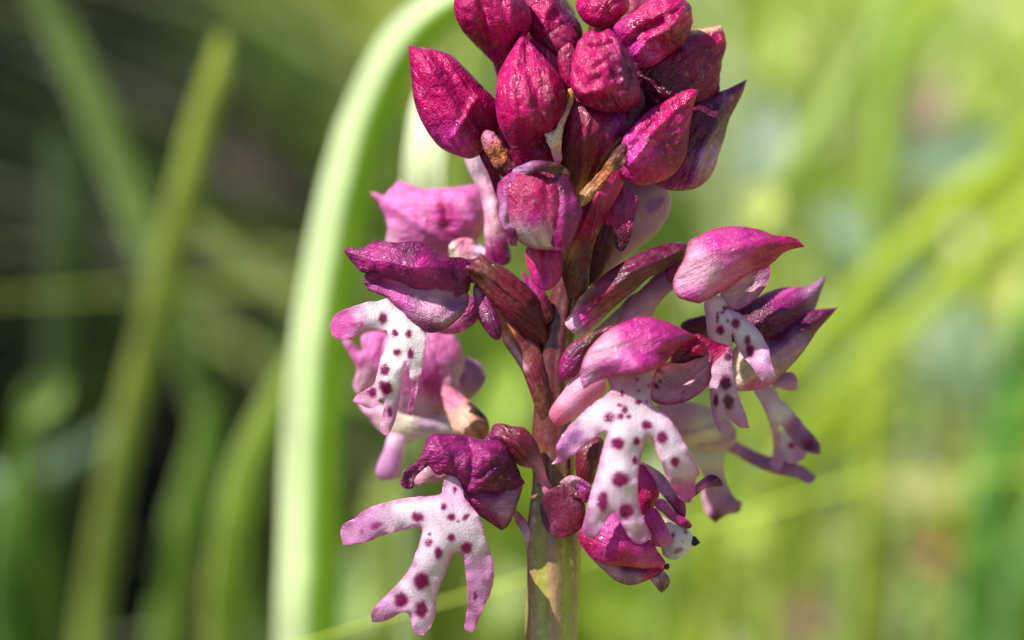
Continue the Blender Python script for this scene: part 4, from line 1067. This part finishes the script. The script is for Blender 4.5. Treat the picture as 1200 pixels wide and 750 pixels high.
# ---- purple flower at the back of the open side
f = body('flower', orchid, '969,321! 951,333 936,336 918,337 900,342 885,350 866,360 850,368 838,384 850,398 880,404 905,406 928,396 946,376 956,360 962,342', z=[(968, 324, 1.0), (890, 370, 0.4), (840, 385, 1.2)], kf=0.6, shell=0.3, mat='sepal', cc=[(930, 360, 'dpur'), (890, 370, 'dpur'), (920, 340, 'hot'), (955, 340, 'mauve'), (860, 385, 'dark')], rough=(0.07, 12), lines=[('896,344 930,340', 'pink', 5, 0.8), ('966,326 956,350', 'dark', 3, 0.6)], ridges=[('960,335 920,365 870,385', 0.2, 7)], label='purple flower with two sharp points behind the beaked pink hood')
body('sepal', f, '982,360! 966,362 954,363 940,371 920,386 895,398 870,402 858,412 858,440 860,456 880,458 900,453 912,443 926,430 940,414 950,400 960,385 972,372', z=[(980, 362, 0.6), (900, 420, -0.6), (862, 440, 0.2)], kf=0.6, shell=0.3, mat='sepal', cc=[(968, 366, 'dpur'), (945, 378, 'dpur'), (915, 395, 'dpur'), (920, 415, 'mauve'), (935, 405, 'mauve'), (880, 430, 'cream'), (868, 440, 'cream'), (885, 452, 'pink')], rough=(0.07, 12), edge=('pur', 2.5, 0.6), ridges=[('975,364 930,392 880,440', 0.2, 6)], lines=[('870,456 900,451', 'pink', 4, 0.8)])
body('ovary', f, '798,380 812,372 850,370 870,380 850,396 815,396 800,392', z=1.6, kf=0.6, kb=0.6, mat='ovary', col='dark')
body('petal', f, '904,450 918,436 931,438 934,457 920,457', z=1.8, kf=0.5, shell=0.3, mat='lip', col='lilac')
body('lip', f, '884,456 908,454 914,468 922,474 934,487 944,500 955,512 962,524 961,532 950,531 938,526 926,514 914,498 915,520 918,538 912,553 903,547 906,530 905,512 900,492 892,474', z=[(898, 465, 2.6), (955, 525, 2.8), (912, 545, 4.6)], kf=0.15, shell=0.26, step=2.6, mat='lip', cc=[(900, 470, 'blush'), (912, 480, 'white'), (935, 503, 'mauve'), (955, 524, 'dpur'), (908, 515, 'pale'), (912, 545, 'lilac')], edge=('lilac', 3, 0.6))
body('petal', f, '845,521 850,512 870,521 888,530 908,537 928,541 942,547 957,559! 950,567 932,560 908,555 888,548 866,536', z=[(850, 516, 6.0), (952, 562, 4.8)], kf=0.2, shell=0.26, mat='lip', cc=[(855, 518, 'lilac'), (890, 540, 'mauve'), (945, 558, 'mauve')])
body('petal', f, '916,504 930,518 948,528! 941,538 926,543 916,534', z=4.4, kf=0.2, shell=0.26, mat='lip', cc=[(922, 515, 'white'), (940, 532, 'lilac')], spots=[(927, 522, 4, 4)])

# ---- pale flower turned away, low behind the big spotted lip
f = body('flower', orchid, '770,476 800,470 830,478 852,488 862,504 860,522 840,528 815,526 795,520 780,500', z=4.2, kf=0.6, shell=0.3, mat='lip', cc=[(790, 490, 'dusty'), (830, 505, 'cream'), (855, 510, 'dusty')], lines=[('795,508 815,505 836,498', 'mauve', 3, 0.8), ('820,522 845,518 862,508', 'mauve', 4, 0.8)], label='pale streaked flower blurred behind the big spotted lip')
body('lip', f, '806,524 830,522 848,526 848,548 854,572 864,586 870,588! 867,600 852,604 838,613! 828,602 822,582 826,562 815,540', z=5.0, kf=0.35, shell=0.3, mat='lip', cc=[(830, 540, 'cream'), (835, 565, 'dusty'), (826, 592, 'pale'), (850, 596, 'mauve'), (840, 608, 'dpur'), (866, 590, 'mauve')], rough=(0.04, 9))

# ---- the big flower facing the lens
f = body('flower', orchid, '684,456! 680,444 681,430 686,416 694,404 706,392 720,382 736,375 750,371 766,372 780,376 794,382 808,390 820,394! 806,400 796,407 789,415 780,425 768,433 750,438 732,440 712,443 696,449', z=[(684, 452, -5.6), (750, 400, -5.2), (818, 394, -5.4), (750, 438, -7.2)], kf=0.75, shell=0.3, mat='sepal', cc=[(690, 440, 'lilac'), (694, 415, 'pale'), (712, 405, 'pale'), (740, 385, 'hot'), (770, 395, 'hot'), (800, 392, 'pur'), (730, 430, 'pink'), (760, 420, 'hot'), (780, 415, 'mag'), (710, 435, 'pink')], rough=(0.11, 9), edge=('mag', 2.5, 0.6), ridges=[('690,412 740,392 800,394', 0.15, 8), ('700,440 750,424 790,408', -0.12, 5)], label='open flower facing the viewer, magenta hood over the largest white spotted lip')
body('petal', f, '786,424 790,412 798,403 808,396 819,392 828,400 834,409 829,416 814,421 800,426', z=[(790, 415, -4.6), (825, 405, -4.4)], kf=-0.3, shell=0.25, mat='sepal', cc=[(810, 405, 'mag'), (800, 420, 'deep'), (825, 410, 'deep')], rough=(0.06, 8))
body('sepal', f, '814,391 822,392 838,400 857,406! 846,417 837,425 833,432 834,442 829,452 820,461 806,470 790,474 775,474 765,470 761,460 761,448 770,432 788,422 808,414 822,404', z=[(820, 394, -5.0), (855, 408, -5.4), (800, 440, -3.6), (765, 460, -4.2), (800, 472, -4.8)], kf=-0.4, shell=0.3, mat='sepal', cc=[(800, 440, 'dusty'), (780, 460, 'dusty'), (820, 430, 'pale'), (840, 408, 'mag'), (815, 408, 'mag')], edge=('mag', 3.2, 0.9), rough=(0.06, 9), spots=[(772, 435, 6, 2, 'spotd', .9, 20), (774, 447, 2, 2, 'spotd'), (768, 452, 5, 2.5, 'spotd', .9, 40), (800, 460, 2, 3, 'spotd', .7)])
body('sepal', f, '655,432 660,414 670,402 682,395 700,387 718,382 708,394 692,408 684,420 681,432 672,442 660,446', z=[(660, 435, -4.2), (715, 385, -4.6)], kf=0.6, shell=0.3, mat='sepal', cc=[(665, 425, 'pur'), (690, 398, 'brown'), (672, 405, 'dpur')], rough=(0.10, 7), edge=('mag', 2, 0.5))
body('spur', f, '643,485 648,474 660,458 674,440 688,436 708,444 712,452 702,467 688,479 674,489 660,498 652,499 646,493', z=[(650, 490, -3.6), (700, 448, -3.8)], kf=0.8, kb=0.8, mat='lip', cc=[(655, 485, 'rose'), (680, 455, 'pale'), (690, 465, 'rose'), (665, 470, 'pale')], rough=(0.012, 12))
body('lip', f, '711,440 728,436 748,434 769,431 764,446 763,460 764,472 769,478 780,486 790,498 797,509 806,526 815,541 820,554 815,562 815,576 809,589! 802,589 792,578 782,560 775,542 767,524 762,514 757,513 754,524 750,538 748,554 748,580 752,602 758,616 764,629! 750,638 740,632 732,620 726,610 720,600 714,605 708,614 702,626 694,630 686,629 683,620 686,604 692,578 698,558 704,534 709,516 711,506 698,513 684,524 670,535 658,542 646,544! 653,534 651,526 658,512 668,498 680,487 696,472 711,462 715,456 713,447', z=[(740, 445, -5.4), (740, 470, -5.6), (665, 520, -5.0), (648, 542, -4.2), (730, 520, -6.6), (700, 600, -6.4), (740, 610, -6.4), (690, 628, -5.8), (752, 634, -5.8), (785, 520, -6.2), (808, 585, -5.0), (735, 560, -6.8)], kf=0.24, shell=0.28, step=2.3, mat='lip',
     cc=[(735, 455, 'dusty'), (740, 480, 'white'), (730, 520, 'white'), (770, 500, 'white'), (725, 560, 'white'), (700, 600, 'blush'), (690, 622, 'lilac'), (740, 615, 'blush'), (755, 628, 'lilac'), (670, 515, 'lilac'), (656, 530, 'lilac'), (690, 490, 'white'), (800, 550, 'blush'), (806, 575, 'pink'), (785, 525, 'white'), (750, 445, 'dusty')], edge=('pink', 4.0, 0.6), rough=(0.012, 12),
     spots=[(714, 489, 6.5, 6), (727, 488, 4, 3.6), (732, 480, 3.6, 4.5), (737, 488.5, 3, 2.6), (726, 475, 3, 2.4), (729, 461, 2, 4), (747, 445, 1.8, 2), (748, 458, 2, 1.5), (748, 471, 4, 3), (758, 498, 7, 5, 'spot', 1, 15), (757.6, 471, 1.8, 2), (760, 452, 1.8, 2), (724, 520, 8, 7), (746, 517, 4, 5), (776, 513, 6.5, 7.5), (744, 540, 3.2, 5), (791, 541, 5, 6), (727, 562, 10, 9), (706, 588, 6.5, 12), (734, 599, 9, 9), (674, 511, 9, 6, 'violet', .5, -30), (662, 524, 5, 5, 'violet', .5), (793, 564, 7, 5, 'pur', .35), (816, 558, 1.4, 4, 'tan', .7), (648, 543, 2.5, 1.5, 'straw', .7), (806, 586, 3, 2, 'brown', .5)])

# ---- the lowest flower on the side of the arching blade
f = body('flower', orchid, '501,512 508,509 522,508 538,509 554,512 568,516 584,516 598,530 604,542 610,556 615,566! 604,573 590,577 565,578 550,580 543,574 534,562 522,556 514,557 507,553 503,546 494,552 486,561 485,571 476,573 469,566 471,558 478,546 487,541 494,532 498,521', z=[(472, 565, -4.0), (505, 525, -3.6), (560, 540, -3.6), (610, 560, -2.2), (560, 515, -2.4)], kf=0.6, shell=0.3, mat='sepal', cc=[(520, 530, 'pur'), (560, 535, 'pur'), (590, 550, 'dpur'), (478, 562, 'dpur'), (545, 560, 'pur'), (600, 565, 'dpur')], rough=(0.20, 9), edge=('dpur', 2.5, 0.7), ridges=[('512,515 524,540 522,556', 0.3, 5), ('545,512 556,535 546,570', -0.35, 5), ('562,520 590,545 552,576', 0.35, 5), ('480,566 492,546', -0.25, 4), ('586,540 560,562', -0.2, 4)], jag=1.0, label='lowest flower beside the arching blade, crumpled purple hood over spotted lip')
body('sepal', f, '542,577 560,570 590,570 614,565! 610,580 604,597 595,617 588,622! 570,610 552,597 541,586', z=[(545, 580, -2.8), (612, 568, -2.0), (590, 620, -2.2)], kf=0.7, shell=0.3, mat='sepal', cc=[(550, 585, 'pur'), (590, 592, 'lilac'), (580, 578, 'pur'), (575, 608, 'pur'), (605, 585, 'mauve')], edge=('dpur', 3, 0.7), rough=(0.08, 10))
body('petal', f, '484,563 492,553 503,545 512,554 522,556 514,565 500,566 492,570', z=-2.4, kf=0.4, shell=0.25, mat='lip', cc=[(490, 562, 'dusty'), (512, 560, 'dusty')])
body('ovary', f, '566,518 574,507 578,498 588,496 600,499 614,501 623,510 631,523 636,540 642,560 650,580 640,582 632,566 624,550 612,547 600,540 588,527', z=[(575, 510, -2.0), (610, 520, -2.0), (645, 578, -1.4)], kf=0.7, kb=0.6, mat='ovary', cc=[(590, 510, 'maroon'), (615, 525, 'maroon'), (636, 556, 'rose'), (580, 515, 'dpur')], ridges=[('575,508 605,520 636,558', 0.25, 5)], rough=(0.1, 10))
body('bract', f, '602,596 612,604 621,617 624,634 618,642 611,624 603,609', z=-0.6, kf=0.5, shell=0.2, mat='bract', cc=[(608, 604, 'rose'), (618, 625, 'pale')])
body('lip', f, '399,622 402,615 416,607 430,596 440,592 455,587.5 474,584 492,582 508,581 517,578 519,567 524,557 533,554 540,568 545,584 556,597 563,607 568,626 574,644 578,662 578.5,680 574,696 566,714 560,728 553,742! 545,738 546,724 548,710 548,694 546,674 544,658 539,650 533,648 528,656 522,672 516,686 512,704 510,722 504,736 496,745! 486,742 482,730 478,719 470,718 458,725 446,729 436,729! 435,720 442,708 454,696 468,682 480,666 486,652 492,634 494,620 484,619 470,622 450,627 432,634 420,637 402,639! 400,630', z=[(402, 625, -3.0), (450, 605, -4.2), (510, 600, -4.6), (532, 565, -3.4), (505, 650, -5.0), (440, 724, -4.0), (495, 735, -4.2), (575, 670, -4.2), (552, 738, -3.6), (550, 620, -4.6)], kf=0.24, shell=0.28, step=2.3, mat='lip',
     cc=[(410, 622, 'lilac'), (430, 612, 'lilac'), (455, 605, 'blush'), (475, 600, 'white'), (510, 600, 'white'), (530, 580, 'blush'), (500, 640, 'white'), (480, 690, 'white'), (445, 718, 'lilac'), (495, 725, 'blush'), (555, 630, 'white'), (565, 670, 'lilac'), (553, 725, 'lilac'), (540, 610, 'white'), (560, 700, 'lilac')], edge=('pink', 4.0, 0.6), rough=(0.012, 12),
     spots=[(489.6, 606, 7.5, 5.5, 'spot', 1, 15), (520, 594, 3.4, 4), (529, 606, 5, 4), (546, 606, 5, 2.6, 'spot', 1, -40), (529, 630, 4.6, 4.6), (502, 636, 4.6, 5), (503, 626, 2, 2.4), (514, 648, 4.6, 7), (547, 642, 6.5, 7.5), (494, 681, 9, 10), (470, 703, 8.5, 9), (494, 714, 7, 10), (557, 699, 2, 5), (568, 681, 4, 4, 'pur', .4), (441, 616, 8, 3.5, 'pur', .8, -20), (424, 623, 3, 3, 'pur', .6), (537, 611, 1.6, 1.4), (533, 574, 2, 4), (401, 635, 2, 4, 'tan', .7), (436, 724, 1.6, 4, 'brown', .8), (566, 712, 1.2, 5, 'straw', .6, 20), (549, 739, 3, 1.5, 'tan', .6)])

# ---- the lowest flower below the big lip, turned down
f = body('flower', orchid, '677,628 688,612 700,604 712,600 724,602 737,620 749,636 762,632 771,646 780,661 762,666 735,664 705,660 688,648', z=[(690, 630, -3.6), (740, 640, -4.6), (775, 658, -3.8)], kf=0.75, kb=0.6, mat='sepal', cc=[(720, 630, 'hot'), (690, 630, 'mag'), (750, 650, 'hot'), (710, 615, 'pink'), (735, 655, 'mag')], rough=(0.12, 8), edge=('mag', 3, 0.5), label='glistening magenta flower turned down under the largest spotted lip')
body('sepal', f, '680,634 692,648 712,656 740,660 766,662 785,661! 774,672 757,681 740,686 722,681 708,669 694,656 684,644', z=[(690, 648, -3.2), (740, 675, -3.4), (780, 664, -3.0)], kf=0.6, shell=0.3, mat='sepal', cc=[(700, 658, 'dusty'), (740, 676, 'mauve'), (765, 670, 'mag'), (720, 670, 'dusty'), (735, 662, 'deep')], rough=(0.10, 8), ridges=[('696,654 735,666 775,666', -0.3, 4)], edge=('deep', 2.5, 0.5))
body('petal', f, '754,608 760,597 767,595 777,608 785,624 789,635 782,640 768,640 761,628', z=-4.4, kf=0.6, shell=0.3, mat='sepal', cc=[(770, 615, 'hot'), (782, 632, 'pink')], rough=(0.10, 7))
body('petal', f, '746,546 752,544 761,551 773,570 770,588 761,600 752,604 747,588', z=-3.6, kf=0.5, shell=0.3, mat='sepal', cc=[(755, 560, 'hot'), (760, 585, 'mag')], rough=(0.12, 7))
body('petal', f, '749,540 764,547 778,557 790,574 803,590 802,607 795,604 784,590 772,575 760,555', z=[(752, 545, -3.6), (800, 600, -4.2)], kf=0.5, shell=0.25, mat='sepal', cc=[(765, 552, 'pale'), (780, 570, 'lilac'), (796, 594, 'pur')], rough=(0.06, 8))
body('petal', f, '768,586 778,585 791,600 808,611 811,617 804,620 788,611 776,601 768,594', z=-4.8, kf=0.6, shell=0.3, mat='sepal', cc=[(775, 592, 'pink'), (795, 608, 'hot'), (808, 616, 'deep')], rough=(0.18, 6))
body('lip', f, '775,606 790,613 802,619 811,626 813,638 804,649 792,656 780,653 774,640', z=-3.4, kf=0.4, shell=0.3, step=2.4, mat='lip', cc=[(795, 635, 'white'), (780, 645, 'grey')], spots=[(788, 629, 2.4, 4.4, 'spotd', .9, 25), (803, 623, 2.0, 3.2, 'spotd', .8, -20), (795, 645, 6, 3.2, 'spotd', .7, -25), (800, 634, 1.6, 1.6, 'spotd', .6)])
body('tip', f, '809,630 813,628 821,636! 814,640 809,637', z=-3.4, kf=0.5, kb=0.5, mat='bract', col='black', step=1.6)
body('curl', f, '762,678 774,668 781,672 785,680 783,688 775,695! 769,688', z=-2.6, kf=0.5, kb=0.4, mat='bract', cc=[(768, 678, 'dusty'), (778, 684, 'brown')], spots=[(777, 681, 4, 4, 'olive', .8)], ridges=[('774,676 781,679 778,687 772,685', 0.25, 2)], step=2.0)
body('tip', f, '778,664 783,660 785,664 782,668', z=-3.6, kf=0.6, kb=0.5, mat='bract', col='maroon', step=1.6)
body('bract', f, '633,600 634,588 640,577 652,570 664,566 677,576 685,590 686,606 680,620 668,628 655,630 643,624 636,613', z=[(640, 600, -1.8), (680, 600, -2.8)], kf=0.12, shell=0.4, mat='ovary', cc=[(655, 600, 'dark'), (645, 610, 'dark'), (672, 590, 'dark'), (678, 610, 'maroon')], rough=(0.05, 14), edge=('maroon', 3, 0.6))
body('sepal', f, '656,566 668,557 684,562 693,570 692,584 685,590 677,576 666,568', z=-3.4, kf=0.5, shell=0.25, mat='sepal', cc=[(668, 562, 'dusty'), (684, 572, 'pink'), (690, 584, 'mag')], rough=(0.14, 6))
body('petal', f, '811,583 814,570 822,562 834,556 844,561 847,569 836,571 825,573 818,579', z=[(812, 580, -3.8), (845, 566, -3.2)], kf=0.5, shell=0.25, mat='sepal', cc=[(820, 568, 'pink'), (838, 564, 'dpur'), (815, 580, 'dpur')])
body('ovary', f, '680,520 704,512 708,530 700,550 694,568 682,570 674,548', z=-1.0, kf=0.7, kb=0.6, mat='ovary', cc=[(690, 540, 'maroon')], rough=(0.06, 10))

# ---- buds round the far side of the spike
def far_bud(cx, cy, ang, L, w, z, lab, c1='deep'):
    ca_, sa_ = math.cos(math.radians(ang)), -math.sin(math.radians(ang))
    prof = [(0.5, 0.0), (0.38, 0.22), (0.2, 0.40), (0.0, 0.5), (-0.2, 0.48), (-0.38, 0.34), (-0.5, 0.16)]
    pts = [(u, v) for u, v in prof] + [(u, -v) for u, v in prof[:0:-1]]
    out = []
    for n_, (u, v) in enumerate(pts):
        x = cx + ca_ * u * L - sa_ * v * w; y = cy + sa_ * u * L + ca_ * v * w
        out.append(f"{x:.1f},{y:.1f}" + ('!' if n_ == 0 else ''))
    return body('bud', orchid, ' '.join(out), z=z, kf=0.8, kb=0.8, col=c1, mat='bud', rough=(0.18, 14), step=4.0, label=lab)


far_bud(640, 30, 100, 110, 72, 3.5, 'bud on the far side behind the slender pointed one')
far_bud(668, 118, 100, 120, 76, 3.5, 'bud on the far side behind the crinkled blunt one', 'dark')
far_bud(745, 30, 75, 110, 74, 3.6, 'bud on the far side behind the wrinkled one at the top edge')
far_bud(770, 140, 50, 120, 72, 3.8, 'bud on the far side behind the bright lit one', 'dark')
far_bud(612, 130, 115, 105, 56, 2.6, 'bud on the far side showing between the two pointed ones', 'dark')
